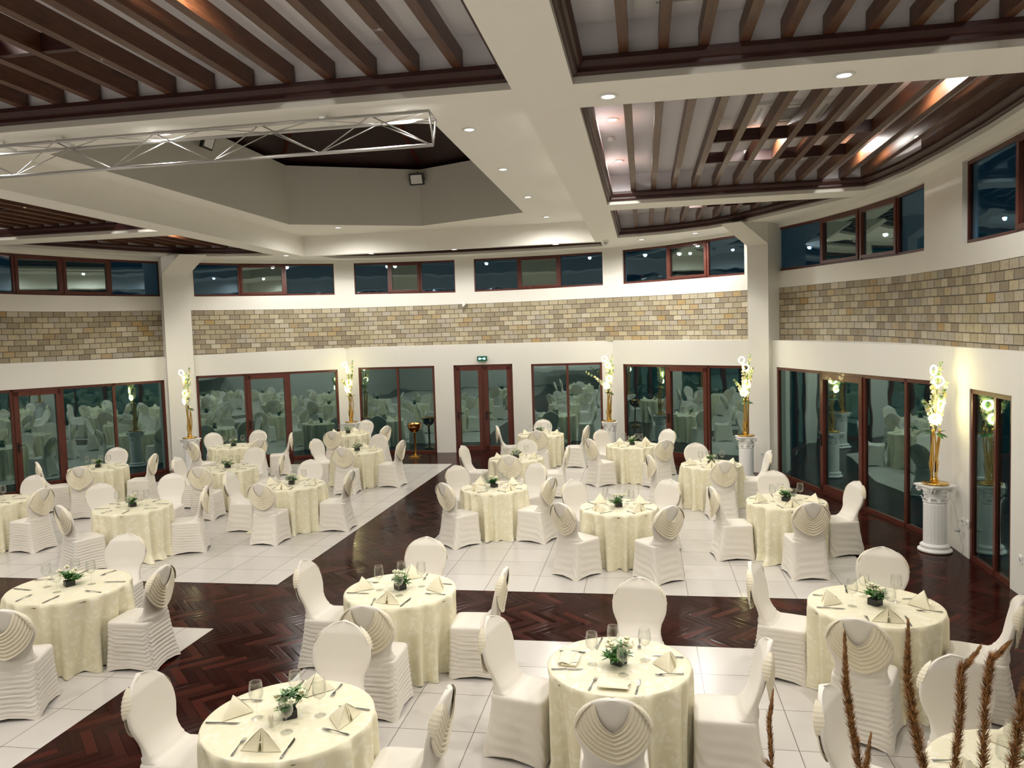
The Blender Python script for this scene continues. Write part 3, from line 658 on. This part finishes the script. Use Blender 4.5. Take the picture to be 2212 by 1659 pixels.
m.grid(rows, True, 0, False, True, True); KB = m.mesh('knife_blade_mesh', [M['silver']])
m = MB(); rows = [[(w*c, y, z+h*s_) for c, s_ in ((1, 0), (.6, .8), (-.6, .8), (-1, 0), (-.6, -.8), (.6, -.8))] for y, w, h, z in ((-.10, .004, .002, .004), (-.092, .0085, .003, .004), (-.05, .005, .003, .005), (.005, .003, .0025, .010), (.03, .004, .002, .010), (.042, .0115, .0015, .008), (.055, .0125, .0015, .006))]
m.grid(rows, True, 0, True, True, True); FH = m.mesh('fork_handle_mesh', [M['silver']])
m = MB()
for i in range(4): m.tube([(-.0105+.007*i, .053, .006), (-.0105+.007*i, .075, .004), (-.0105+.007*i, .098, .007)], [.0018, .0017, .0009], 5)
FT = m.mesh('fork_tines_mesh', [M['silver']])
m = MB(); m.lathe([(.001, .094), (.018, .097), (.031, .108), (.039, .126), (.0405, .145), (.038, .175), (.0335, .205), (.0325, .205), (.037, .175), (.0393, .145), (.0378, .127), (.030, .110), (.001, .099)], n=20, capa=False, capb=False); GB = m.mesh('glass_bowl_mesh', [M['glass']])
m = MB(); m.lathe([(.0045, .006), (.0038, .02), (.0036, .06), (.0042, .088), (.008, .0955)], n=10); GS = m.mesh('glass_stem_mesh', [M['glass']])
m = MB(); m.lathe([(.034, .0), (.0345, .0015), (.03, .003), (.012, .005), (.004, .008)], n=22); GF = m.mesh('glass_foot_mesh', [M['glass']])
m = MB(); m.lathe([(.014, 0), (.019, .06), (.018, .06), (.0135, .006)], n=14); 
for i in range(6): m.tube([(.006*cos(i), .006*sin(i), .008), (.013*cos(i*1.1), .013*sin(i*1.1), .075)], .0012, 4, 1)
SHOT = m.mesh('shot_glass_mesh', [M['glass'], M['straw']])
def leafblade(m, base, dirv, L, w, mi=0, droop=.2):
    base = Vector(base); d = Vector(dirv).normalized(); s_ = d.cross(Vector((0, 0, 1))); s_ = s_.normalized() if s_.length > .01 else Vector((1, 0, 0)); up = s_.cross(d); r1 = []; 
    for i, (t, ww) in enumerate(((0, .35), (.35, 1), (.7, .75), (1, .05))):
        c = base+d*(L*t)-Vector((0, 0, droop*L*t*t)); r1.append([c-s_*w*ww, c+up*w*.35*ww, c+s_*w*ww])
    m.grid(r1, False, mi, True)
def centre(seed):
    r = random.Random(seed); pot = MB(); pot.box((0, 0, .022), (.075, .075, .044)); po = pot.mesh('pot_mesh', [M['black']])
    fo = MB()
    for c in range(12):
        a = r.uniform(0, 6.28); rad = r.uniform(.0, .085); c0 = (rad*cos(a), rad*sin(a), r.uniform(.05, .115)); mi = r.choice((0, 0, 1, 0, 2))
        for k in range(16):
            b = 2*pi*k/16*2.4+r.uniform(-.2, .2); e = r.uniform(.1, 1.1); leafblade(fo, c0, (cos(b), sin(b), e), r.uniform(.042, .072), .0068, mi, .25)
        fo.tube([(0, 0, .03), (c0[0]*.5, c0[1]*.5, .05), c0], .003, 5, 1)
    f = fo.mesh('foliage_mesh', [M['leaf'], M['leafdark'], M['leafpale']]); fls = []
    for c in range(4):
        fl_ = MB(); a = 1.57*c+r.uniform(-.4, .4); rad = r.uniform(.04, .08); c0 = Vector((rad*cos(a), rad*sin(a), r.uniform(.09, .135)))
        for k in range(9):
            b = 2*pi*k/9; leafblade(fl_, c0, (cos(b), sin(b), .6 if k % 2 else 1.6), .036, .013, 0, .1)
        fls.append(fl_.mesh('flower_mesh', [M['petal']]))
    return po, f, fls
CENT = [centre(s_) for s_ in (2, 5, 9)]
# ------------------------------------------------------------------ tables, chairs and what stands on them
TB = {'T1': (-5.7, 6.75, 1.12, [(1.18, 99), (1.06, -1), (1.35, -73), (1.06, -167)]), 'T2': (-7.52, 10.26, 1.08, [(1.2, 149), (1.54, 102), (1.04, -114), (1.04, 27)]), 'T3': (-10.73, 13.68, 1.08, [(1.29, 112), (1.1, 16), (1.04, -137), (1.39, -64)]), 'T4': (-10.23, 10.57, 1.08, [(1.04, 96), (1.04, -4)]), 'T5': (-7.9, 13.6, 1.08, [(1.04, -177), (1.2, -84), (1.2, 92), (1.04, 19)]), 'T6': (-9.43, 16.54, 1.08, [(1.04, -120), (1.25, 143), (1.22, 90), (1.05, -29), (1.31, 28)]), 'T7': (-5.82, 11.98, 1.08, [(1.11, -176), (1.08, -90), (1.04, 3), (1.2, 98)]), 'T8': (-6.1, 15.71, 1.08, [(1.14, 164), (1.04, -86), (1.04, -1), (1.04, 82)]), 'T9': (-7.5, 18.74, 1.08, [(1.41, -84), (1.04, 83), (1.23, -18)]), 'T10': (-2.35, 11.79, 1.05, [(1.06, 139), (1.11, 60), (1.02, -126), (1.02, -21)]), 'T11': (-2.47, 14.64, 1.05, [(1.12, 171), (1.05, 87), (1.02, 5), (1.14, -87)]), 'T12': (-2.46, 18.22, 1.1, [(1.18, 95), (1.05, -173), (1.17, -11), (1.17, -86)]), 'T13': (-0.38, 10.48, 1.05, [(1.02, 133), (1.07, 48), (1.08, -131), (1.16, -55)]), 'T14': (-0.28, 16.35, 1.08, [(1.09, 130), (1.09, -142), (1.13, 45), (1.16, -55)]), 'T15': (1.13, 13.9, 1.05, [(1.1, 100), (1.15, -162), (1.11, -84), (1.02, 6)]), 'T16': (1.87, 10.9, 1.05, [(1.09, 91), (1.02, -171), (1.14, -85), (1.02, 13)]), 'C': (-2.31, 6.9, 1.05, [(1.04, 92), (1.02, 175), (1.08, -87), (1.02, 0)]), 'B': (-2.25, 4.44, 1.07, [(1.04, 93), (1.04, 179), (1.04, 1)]), 'A': (-0.22, 5.43, 1.02, [(1.28, 83), (1.01, 168), (1.03, -2), (1.01, -91)]), 'E': (1.88, 6.82, 1.07, [(1.04, 71), (1.04, 156), (1.04, -111), (1.04, -22)]), 'Z': (1.96, 4.23, 1.05, [(1.02, 92), (1.07, 154)])}
PH = {'T1': 'large napkinless table low at left', 'T2': 'second left table up from the low left one', 'T3': 'far left table before the left glass doors', 'T4': 'table cut by the left picture edge',
      'T5': 'napkinless table in the middle of the left block', 'T6': 'far left table under the three-light glass doors', 'T7': 'tent-napkin table nearest the aisle in the left block', 'T8': 'left block table left of the gold bowl stand',
      'T9': 'farthest table of the left block', 'T10': 'right block table nearest the aisle corner', 'T11': 'right block table just behind the aisle corner one', 'T12': 'farthest table before the centre glass',
      'T13': 'front middle table of the right block', 'T14': 'rear middle table of the right block', 'T15': 'right block table by the right pilaster', 'T16': 'front right table of the right block',
      'C': 'table beside the dark aisle crossing', 'B': 'nearest table, bottom left of centre', 'A': 'bottom centre table with flat folded napkins', 'E': 'right table behind the pampas plumes', 'Z': 'table cut by the bottom right corner'}
RUCH = {'T1', 'T2', 'T3', 'T4', 'T5', 'T6', 'C', 'E', 'T9'}
NONAP = {'T1', 'T2', 'T3', 'T4', 'T5', 'T6'}
SECT = ['right', 'far right', 'far', 'far left', 'left', 'near left', 'near', 'near right']
def sect(a): return SECT[int(round(((a % 360)/45.0))) % 8]
ci = 0
for ti, (key, (tx, ty, D, chs)) in enumerate(TB.items()):
    ph = PH[key]; sc = D/1.05; R = D/2
    napt = 'set without napkins' if key in NONAP else ('set with flat folded napkins' if key == 'A' else 'set with tent napkins')
    t = empty('round_table', (tx, ty, 0), rnd.uniform(0, 6.28), label=('round table in floor-length cream damask, ' + ph), cat='table', group='round banquet tables in cream damask', scale=(sc, sc, 1))
    put('tabletop', TOP, t); put('pedestal', PED, t); put('tablecloth', CLOTH[ti % 4], t)
    used = {}
    for r_, a in chs:
        s_ = sect(a)
        if s_ in used: s_ = 'far left' if a < 180 else 'near left'
        used[s_] = 1; ra = radians(a); off = r_-.295; x, y = tx+off*cos(ra), ty+off*sin(ra); jit = rnd.uniform(-4, 4)
        ru = key in RUCH or (key == 'B' and a < 120) 
        c = empty('banquet_chair', (x, y, 0), ra+pi/2+radians(jit), label=f"ivory {'pleated' if ru else 'smooth'}-cover chair, {s_} place, {ph}", cat='chair', group='ivory covered chairs around '+('the left block' if tx < -4 else 'the right block')+' tables')
        put('seat_cover', (SEATR if ru else SEATS)[ci % 2], c); put('back_cover', BACK, c); put('swag_drape', SWAG[ci % 4 if ci % 3 else 0], c); ci += 1
    base = {'T10': 50, 'T13': 45, 'T14': 45}.get(key, 90); nset = 4
    TZ = .748; gi = 0
    for k in range(nset):
        a = radians(base+90*k+rnd.uniform(-4, 4)); s_ = sect(base+90*k); rx, ry = cos(a), sin(a); ux, uy = -sin(a), cos(a)   # u points to the diner's right
        def pos(r_, u): return (tx+rx*r_+ux*u, ty+ry*r_+uy*u, TZ)
        rot = a+pi/2
        if key not in NONAP:
            flat = key == 'A' and k != 3
            me = NAPF if flat else NAP[(ti+k) % 3]
            put('folded_napkin', me, None, pos(R-.17, 0), (0, 0, rot+rnd.uniform(-.25, .25)+(pi if False else 0)), label=f"cream {'flat folded' if flat else 'tent folded'} napkin, {s_} place, {ph}", cat='napkin', group='cream cloth napkins on the tables')
        f = empty('fork', pos(R-.16, -.15), rot+rnd.uniform(-.25, .25), label=f'steel fork, {s_} place, {ph}', cat='fork', group='forks on the tables'); put('handle', FH, f); put('tines', FT, f)
        f = empty('knife', pos(R-.16, .15), rot+rnd.uniform(-.2, .2), label=f'steel knife, {s_} place, {ph}', cat='knife', group='knives on the tables'); put('handle', KH, f); put('blade', KB, f)
        g = empty('wine_glass', pos(R*.36, .055+rnd.uniform(-.02, .02)), 0, label=f'empty stemmed wine glass, {s_} place, {ph}', cat='wine glass', group='wine glasses on the tables', scale=(1.12, 1.12, 1.15 if k % 2 else 1.0))
        put('bowl', GB, g); put('stem', GS, g); put('foot', GF, g)
    c = empty('table_centrepiece', (tx, ty, TZ), rnd.uniform(0, 6), label='white and green centrepiece, '+ph, cat='flower arrangement', group='flower centrepieces on the tables', scale=(1.15, 1.15, 1.2))
    pm = CENT[ti % 3]; put('pot', pm[0], c); put('foliage', pm[1], c); [put('flower', q_, c) for q_ in pm[2]]
put('shot_glass', SHOT, None, (-2.30, 4.30, .748), label='small glass of toothpicks before the flowers on the nearest table', cat='glass')
# ------------------------------------------------------------------ pedestals and flower lamps
m = MB(); m.lathe([(.20, 0), (.215, .012), (.215, .03), (.20, .042), (.178, .05), (.172, .062), (.185, .075), (.185, .09), (.165, .105), (.15, .115)], n=40); PB = m.mesh('pedestal_base_mesh', [M['plaster']])
m = MB(); rows = []
for i in range(14):
    z = .11+.575*i/13; rows.append([((.145-.0025*abs(cos(10*2*pi*j/160)))*cos(2*pi*j/160), (.145-.0025*abs(cos(10*2*pi*j/160)))*sin(2*pi*j/160), z) for j in range(160)])
m.grid(rows, True, 0, True, False, True); PSH = m.mesh('pedestal_shaft_mesh', [M['plaster']])
m = MB(); m.lathe([(.15, .68), (.155, .69), (.138, .70), (.135, .76), (.15, .83), (.175, .875)], n=32)
m.box((0, 0, .905), (.37, .37, .022)); m.box((0, 0, .883), (.33, .33, .03)); m.lathe([(.12, .91), (.12, .93)], n=24)
for k in range(8):
    a = pi/4*k; d = Vector((cos(a), sin(a), 0)); q = Vector((-sin(a), cos(a), 0)); b = d*.138
    for zz, L, w in ((.70, .055, .042),):
        rr = []
        for i in range(7):
            t = i/6; out = .004+.035*t**3+.012*sin(pi*t); zc = zz+L*1.2*t-(.02*max(0, t-.75)*4); ww = w*(1-.35*t); rr.append([b+d*(out+.010*(1-abs(s_)))+q*(ww*s_)+Vector((0, 0, zc)) for s_ in (-1, -.5, 0, .5, 1)])
        m.grid(rr, False, 0, True)
    if k % 2:
        a2 = a; c = Vector((cos(a2), sin(a2), 0))*.195+Vector((0, 0, .845)); pts = []
        for sd in (-1, 1):
            pts = [c+d*0+ (d*cos(t)*(.034*(1-t/16))+Vector((0, 0, sin(t)*.034*(1-t/16))))+q*.018*sd for t in [x*.5 for x in range(0, 25)]]
            m.tube(pts, .009, 6)
    else:
        rr = []
        for i in range(7):
            t = i/6; rr.append([d*(.142+.03*t**2+.01*(1-abs(s_)))+q*(.036*(1-.3*t)*s_)+Vector((0, 0, .755+.065*t-.02*max(0, t-.8)*5)) for s_ in (-1, -.5, 0, .5, 1)])
        m.grid(rr, False, 0, True)
PC = m.mesh('pedestal_capital_mesh', [M['plaster']])
def blossom(m, c, n, R, mi, r):
    n = Vector(n).normalized(); a = n.cross(Vector((0, 0, 1))); a = a.normalized() if a.length > .05 else Vector((1, 0, 0)); b = n.cross(a); c = Vector(c)
    for k in range(5):
        t = 2*pi*k/5+r.uniform(-.1, .1); d = a*cos(t)+b*sin(t); s_ = n.cross(d); rr = []
        for f, w in ((.05, .2), (.4, .75), (.75, .8), (1, .25)): rr.append([c+d*R*f-s_*R*.42*w+n*R*.18*f, c+d*R*f+n*R*.38*f*(1-f), c+d*R*f+s_*R*.42*w+n*R*.18*f])
        m.grid(rr, False, mi, True)
def flower_lamp(x, y, rz, label, plabel, seed, sideways=0.0):
    r = random.Random(seed); p = empty('plaster_pedestal', (x, y, 0), rz, label=plabel, cat='pedestal', group='white classical pedestals along the wall')
    put('base', PB, p); put('shaft', PSH, p); put('capital', PC, p)
    L = empty('flower_lamp', (x, y, .932), rz, label=label, cat='lamp', group='gold flower lamps on pedestals')
    m = MB(); m.lathe([(.165, 0), (.17, .006), (.165, .014), (.05, .016)], n=40); m.lathe([(.045, .014), (.045, .07), (.04, .074)], n=20); m.obj('base', [M['gold']], L)
    tops = []
    for k in range(5):
        a = 2*pi*k/5+.3; pts = []
        for i in range(13):
            t = i/12; rad = .028+.022*sin(3*t+k)+.03*t; pts.append((rad*cos(a+.5*sin(4*t)), rad*sin(a+.5*sin(4*t)), .03+.72*t))
        s_ = MB(); s_.tube(pts, [.016-.006*i/12 for i in range(13)], 8); 
        for i in (3,): leafblade(s_, pts[1], (cos(a), sin(a), 5), .22, .016, 0, -.05)
        s_.obj('gold_stem', [M['gold']], L); tops.append(pts[-1])
    fo = MB(); fl_ = MB()
    sp = [((0, 0, .70), (.02, .05, 1.15), (.10, .02, 1.62)), ((0, 0, .70), (-.05, .02, 1.1), (-.03, .0, 1.5)), ((0, 0, .70), (-.08, -.05, .95), (-.20-.35*sideways, -.03, 1.12+.1*sideways)), ((0, 0, .70), (.06, -.04, 1.05), (.13, -.05, 1.36)), ((0, 0, .7), (0, -.06, .9), (.02, -.08, 1.18))]
    for q0, q1, q2 in sp:
        q0, q1, q2 = map(Vector, (q0, q1, q2)); pts = [q0*(1-t)**2+q1*2*t*(1-t)+q2*t*t for t in [i/12 for i in range(13)]]; fo.tube(pts, .005, 5, 1)
        for i in range(3, 13):
            c = pts[i]; big = 1-(i/12)*.55
            for k in range(3):
                d = Vector((r.uniform(-1, 1), r.uniform(-1, 1), r.uniform(-.2, .7))); blossom(fl_, c+d.normalized()*.03*big, d, .048*big+.006, 0 if i < 9 else (1 if i % 2 else 2), r)
            for k in range(2): leafblade(fo, c, (r.uniform(-1, 1), r.uniform(-1, 1), r.uniform(.2, 1)), .05, .010, 0, .2)
    for k in range(7): a = r.uniform(0, 6.28); leafblade(fo, (.03*cos(a), .03*sin(a), .68), (cos(a), sin(a), r.uniform(-.2, .8)), .13, .035, 2, .3)
    fo.obj('foliage', [M['leaf'], M['stem'], M['leafdark']], L); fl_.obj('blossoms', [M['petal'], M['petaly'], M['leafpale']], L)
    for i, (rx, rzz, tilt) in enumerate(((-.085, 1.54, .3), (-.01, 1.39, -.5), (.02, 1.06, .4), (-.05, .88, -.3))):
        g = MB(); g.torus((0, 0, 0), .062, .0085, (cos(tilt), sin(tilt), 0), (0, 0, 1)); g.obj('ring_light', [M['ring']], L, (rx, -.07, rzz))
        st = MB(); st.tube([(tops[i][0]*.5, tops[i][1]*.5, .70), (rx*.5, -.03, (rzz+.66)/2), (rx, -.068, rzz-.062)], .004, 5); st.obj('ring_stalk', [M['gold']], L)
LAMPS = [(3.86, 11.22, .35, 'gold flower lamp with glowing rings at the right wall corner', 'white fluted classical pedestal in the right wall corner', 1, 0),
         (2.02, 16.28, .1, 'gold flower lamp with glowing rings before the right pilaster', 'white classical pedestal before the right pilaster', 2, .1),
         (-.87, 19.2, 0, 'gold flower lamp with a long orchid spray reaching left', 'white classical pedestal between the back windows, right of the centre doors', 3, 1),
         (-7.76, 19.65, -.2, 'slim gold flower lamp left of the gold bowl stand', 'white classical pedestal hidden behind the farthest left table', 4, 0),
         (-10.6, 16.65, -.4, 'gold flower lamp with glowing rings before the left pilaster', 'white classical pedestal before the left pilaster', 5, -.3)]
for a in LAMPS: flower_lamp(*a)
# gold bowl stand
b = empty('bowl_stand', (-5.98, 19.55, 0), label='tall gold stand with a round bronze bowl before the back window', cat='bowl stand')
m = MB(); m.box((0, 0, .012), (.30, .30, .024)); m.box((0, 0, .035), (.2, .2, .022)); m.obj('base', [M['gold']], b)
m = MB(); m.lathe([(.03, .04), (.028, .1), (.028, .64), (.045, .66)], n=16); m.obj('pole', [M['gold']], b)
m = MB(); m.lathe([(.045, .655), (.10, .675), (.155, .73), (.18, .80), (.187, .86), (.20, .875), (.20, .885), (.18, .88), (.17, .80), (.14, .74), (.09, .70), (.01, .69)], n=36, capb=False); m.obj('bowl', [M['bronze']], b)
# ------------------------------------------------------------------ truss
t = empty('lighting_truss', (-2, 7.3, 5.2), label='silver triangular lighting truss hung under the ceiling beam', cat='truss')
X1, X0 = 0.06, -7.6; cA, cB, cC = (-.10, .03), (.13, .01), (.0, -.26)
for (yy, zz) in (cA, cB, cC):
    m = MB(); m.tube([(X0, yy, zz), (X1, yy, zz)], .017, 10); m.obj('chord', [M['steel']], t)
for i in range(8):
    xb = X1-.02-1.13*i; xt = xb-.56; m = MB()
    for (yy, zz) in (cA, cB):
        if xt > X0: m.tube([(xb, cC[0], cC[1]), (xt, yy, zz)], .007, 6)
        if xb-1.13 > X0: m.tube([(xt, yy, zz), (xb-1.13, cC[0], cC[1])], .0055, 6)
    if xt > X0: m.tube([(xb, cA[0], cA[1]), (xt, cB[0], cB[1])], .005, 6); m.tube([(xt, cB[0], cB[1]), (xb-1.13, cA[0], cA[1])], .005, 6)
    m.obj('diagonal_brace', [M['steel']], t)
m = MB(); m.tube([(X1, cA[0], cA[1]), (X1, cC[0], cC[1])], .008, 6); m.tube([(X1, cB[0], cB[1]), (X1, cC[0], cC[1])], .008, 6); m.tube([(X1, cA[0], cA[1]), (X1, cB[0], cB[1])], .008, 6); m.obj('end_frame', [M['steel']], t)
for xx in (-1.0, -4.6, -3.9, -6.2):
    m = MB(); m.box((xx, .015, .045), (.05, .28, .02)); m.tube([(xx, .015, .04), (xx, .015, .10)], .01, 8); m.obj('hanging_clamp', [M['whiteplastic']], t)
# ------------------------------------------------------------------ floodlights
def flood(loc, rz, label, tilt=.25):
    f = empty('floodlight', loc, rz, label=label, cat='floodlight'); m = MB(); m.box((0, .03, 0), (.34, .06, .27)); m.obj('housing', [M['black']], f, rot=(tilt, 0, 0))
    m = MB(); m.box((0, -.004, 0), (.27, .01, .20)); m.obj('lens', [M['whiteplastic']], f, rot=(tilt, 0, 0)); m = MB(); m.tube([(-.19, .03, 0), (-.19, .10, .02), (.19, .10, .02), (.19, .03, 0)], .01, 6); m.tube([(0, .1, .02), (0, .14, .2)], .01, 6); m.obj('bracket', [M['black']], f)
flood((-5.22, 17.98, 6.86), .0, 'square black floodlight at the far corner of the ceiling well', .3)
flood((-7.75, 13.3, 6.80), pi/2, 'square black floodlight on the left side of the ceiling well behind the truss', .35)
# ------------------------------------------------------------------ small fittings
e = empty('exit_sign', (-4.25, 20.24, 2.52), label='small lit green exit sign over the centre doors', cat='exit sign'); m = MB(); m.box((0, 0, 0), (.26, .05, .13)); m.obj('housing', [M['exit']], e)
m = MB()
for sx in (-1, 1): m.lathe([(.0, 0), (.03, .0)], n=16, capa=False, capb=False); 
m = MB()
for sx in (-.062, .062): m.poly([(sx+.033*cos(2*pi*j/16), -.0265, .03*sin(2*pi*j/16)) for j in range(16)])
m.poly([(-.03, -.0265, -.006), (.03, -.0265, -.006), (.03, -.0265, .006), (-.03, -.0265, .006)]); m.obj('lit_symbol', [M['exitw']], e)
e = empty('security_camera', (-.84, 18.7, 5.3), label='white dome security camera at the end of the right ceiling beam', cat='security camera'); m = MB(); m.lathe([(.07, 0), (.07, -.04), (.06, -.05)], n=20); m.obj('base', [M['whiteplastic']], e); m = MB(); m.lathe([(.05, -.05), (.05, -.08), (.035, -.105), (.01, -.115)], n=16); m.obj('lens_ball', [M['greyplastic']], e)
for nm, (x, y) in {'on the white ceiling above the right lattice by its left edge': (-.39, 11.02), 'above the small triangular right lattice': (.25, 15.7)}.items():
    e = empty('smoke_detector', (x, y, CZ), label='round white smoke detector '+nm, cat='smoke detector'); m = MB(); m.lathe([(.06, 0), (.06, -.03), (.03, -.055)], n=20); m.obj('body', [M['whiteplastic']], e)
for x, y, lb in ((.45, 6.2, 'square white ceiling air unit above the top right lattice'), (1.85, 10.3, 'square white ceiling air unit above the middle of the right lattice')):
    e = empty('air_conditioner', (x, y, CZ), label=lb, cat='air conditioner'); m = MB(); m.box((0, 0, -.02), (.95, .95, .04)); m.obj('panel', [M['whiteplastic']], e)
    m = MB()
    for k in range(9): m.box((0, -.24+.06*k, -.045), (.5, .02, .012))
    for a, b_ in (((0, .38), (.6, .03)), ((0, -.38), (.6, .03)), ((.38, 0), (.03, .6)), ((-.38, 0), (.03, .6))): m.box((a[0], a[1], -.042), (b_[0], b_[1], .006))
    m.obj('grille', [M['greyplastic']], e)
e = empty('wall_camera', (-4.8, 20.72, 4.02), label='small white camera above the stone band at the centre', cat='security camera'); m = MB(); m.box((0, 0, 0), (.09, .06, .07)); m.obj('mount', [M['whiteplastic']], e); m = MB(); m.tube([(0, -.03, -.02), (0, -.12, -.06)], .035, 12); m.obj('lens_tube', [M['whiteplastic']], e)
def socket(loc, rz, lb):
    e = empty('wall_socket', loc, rz, label=lb, cat='socket'); m = MB(); m.box((0, -.006, 0), (.085, .012, .085)); m.obj('plate', [M['whiteplastic']], e); m = MB(); m.lathe([(.02, 0), (.022, .004)], n=16); m.obj('outlet', [M['greyplastic']], e, (0, -.012, 0), (pi/2, 0, 0))
rr = -pi/2
socket((4.145, 11.02, .46), rr, 'white wall socket with a plug, right of the corner pedestal'); socket((4.145, 10.88, .46), rr, 'white wall socket nearer the narrow window, right of the corner pedestal'); socket((4.135, 9.40, .42), rr, 'white wall socket at the right picture edge'); socket((2.42, 16.88, .45), -.76, 'white wall socket beside the pedestal by the right pilaster')
m = MB(); m.tube([(3.95, 11.10, .90), (4.02, 11.02, .70), (4.05, 10.98, .50), (4.06, 10.98, .36), (4.08, 10.94, .24), (4.10, 10.90, .12), (4.08, 10.92, .01)], .004, 6); m.lathe([(.033, .33), (.033, .36), (.025, .365)], c=(4.06, 10.99, 0), n=16); m.tube([(4.14, 11.02, .46), (4.05, 10.98, .47)], .004, 5)
m.obj('lamp_cord', [M['greyplastic']], None, label='thin grey cord with a round switch hanging beside the corner pedestal', cat='cord')
# ------------------------------------------------------------------ pampas in a vase on the balcony, in front of the camera
vz = empty('floor_vase', (.56, 1.62, 1.5), label='brown vase holding the dry pampas plumes on the balcony', cat='vase'); m = MB(); m.lathe([(.09, 0), (.13, .06), (.15, .2), (.12, .36), (.07, .46), (.08, .5), (.07, .5), (.06, .45), (.10, .3), (.01, .05)], n=28, capb=False); m.obj('body', [M['slat']], vz)
PL = {'thin dark pampas plume, leftmost, below the white chair': ([(.246, 1.62, 2.331), (.24, 1.616, 2.289), (.244, 1.611, 2.194)], .006), 'tall pampas plume before the right swagged chair': ([(.397, 1.653, 2.451), (.398, 1.648, 2.36), (.408, 1.644, 2.274), (.423, 1.641, 2.189)], .010),
      'short pampas plume tip beside the second tall plume': ([(.430, 1.60, 2.264), (.418, 1.60, 2.18)], .008), 'tallest thick pampas plume, third tall one from the left': ([(.526, 1.677, 2.466), (.523, 1.67, 2.375), (.535, 1.666, 2.28), (.552, 1.663, 2.185)], .013),
      'pampas plume with tip bent right, before the rear chair back': ([(.665, 1.705, 2.414), (.632, 1.689, 2.381), (.629, 1.683, 2.296), (.615, 1.674, 2.183)], .011), 'pampas plume with a feathery tip leaning right, fourth of the tall ones': ([(.727, 1.72, 2.424), (.691, 1.70, 2.399), (.68, 1.693, 2.313), (.672, 1.683, 2.181)], .012),
      'pampas plume cut by the right picture edge': ([(.775, 1.714, 2.39), (.752, 1.704, 2.292), (.731, 1.693, 2.179)], .017)}
for lb, (pts, R) in PL.items():
    pts = [Vector(p) for p in pts]; o = empty('pampas_plume', tuple(pts[-1]), label=lb, cat='pampas grass', group='dry pampas plumes in the foreground'); b0 = pts[-1]; ex = pts[-1]+(Vector((.56, 1.62, 1.97))-pts[-1])*.6
    full = pts+[ex]; dense = []
    for i in range(len(full)-1):
        for k in range(10): dense.append(full[i].lerp(full[i+1], k/10))
    m = MB(); m.tube([p-b0 for p in dense]+[Vector((.56, 1.62, 1.90))-b0], .0022, 6); m.obj('stalk', [M['straw']], o)
    m = MB(); n = len(dense)
    for i, p in enumerate(dense):
        f = i/n; rad = 1.25*R*min(1, .25+2.2*f)*(1 if f < .75 else max(.2, (1-f)*4)); tg = (dense[max(i-1, 0)]-dense[min(i+1, n-1)]).normalized()
        for k in range(44):
            a = rnd.uniform(0, 6.28); d = Vector((cos(a), sin(a), 0)); q = p-b0+tg*rnd.uniform(-.006, .006); e_ = q+d*rad*rnd.uniform(.5, 1.15)+tg*rnd.uniform(.006, .024); s_ = tg.cross(d)*rnd.uniform(.0008, .0018)
            m.poly([q-s_, q+s_, e_+s_*.3, e_-s_*.3])
            mid = q.lerp(e_, .5); w2 = d.cross(s_).normalized()*.001; m.poly([q-w2, q+w2, e_])
    m.obj('plume', [M['pampas']], o)
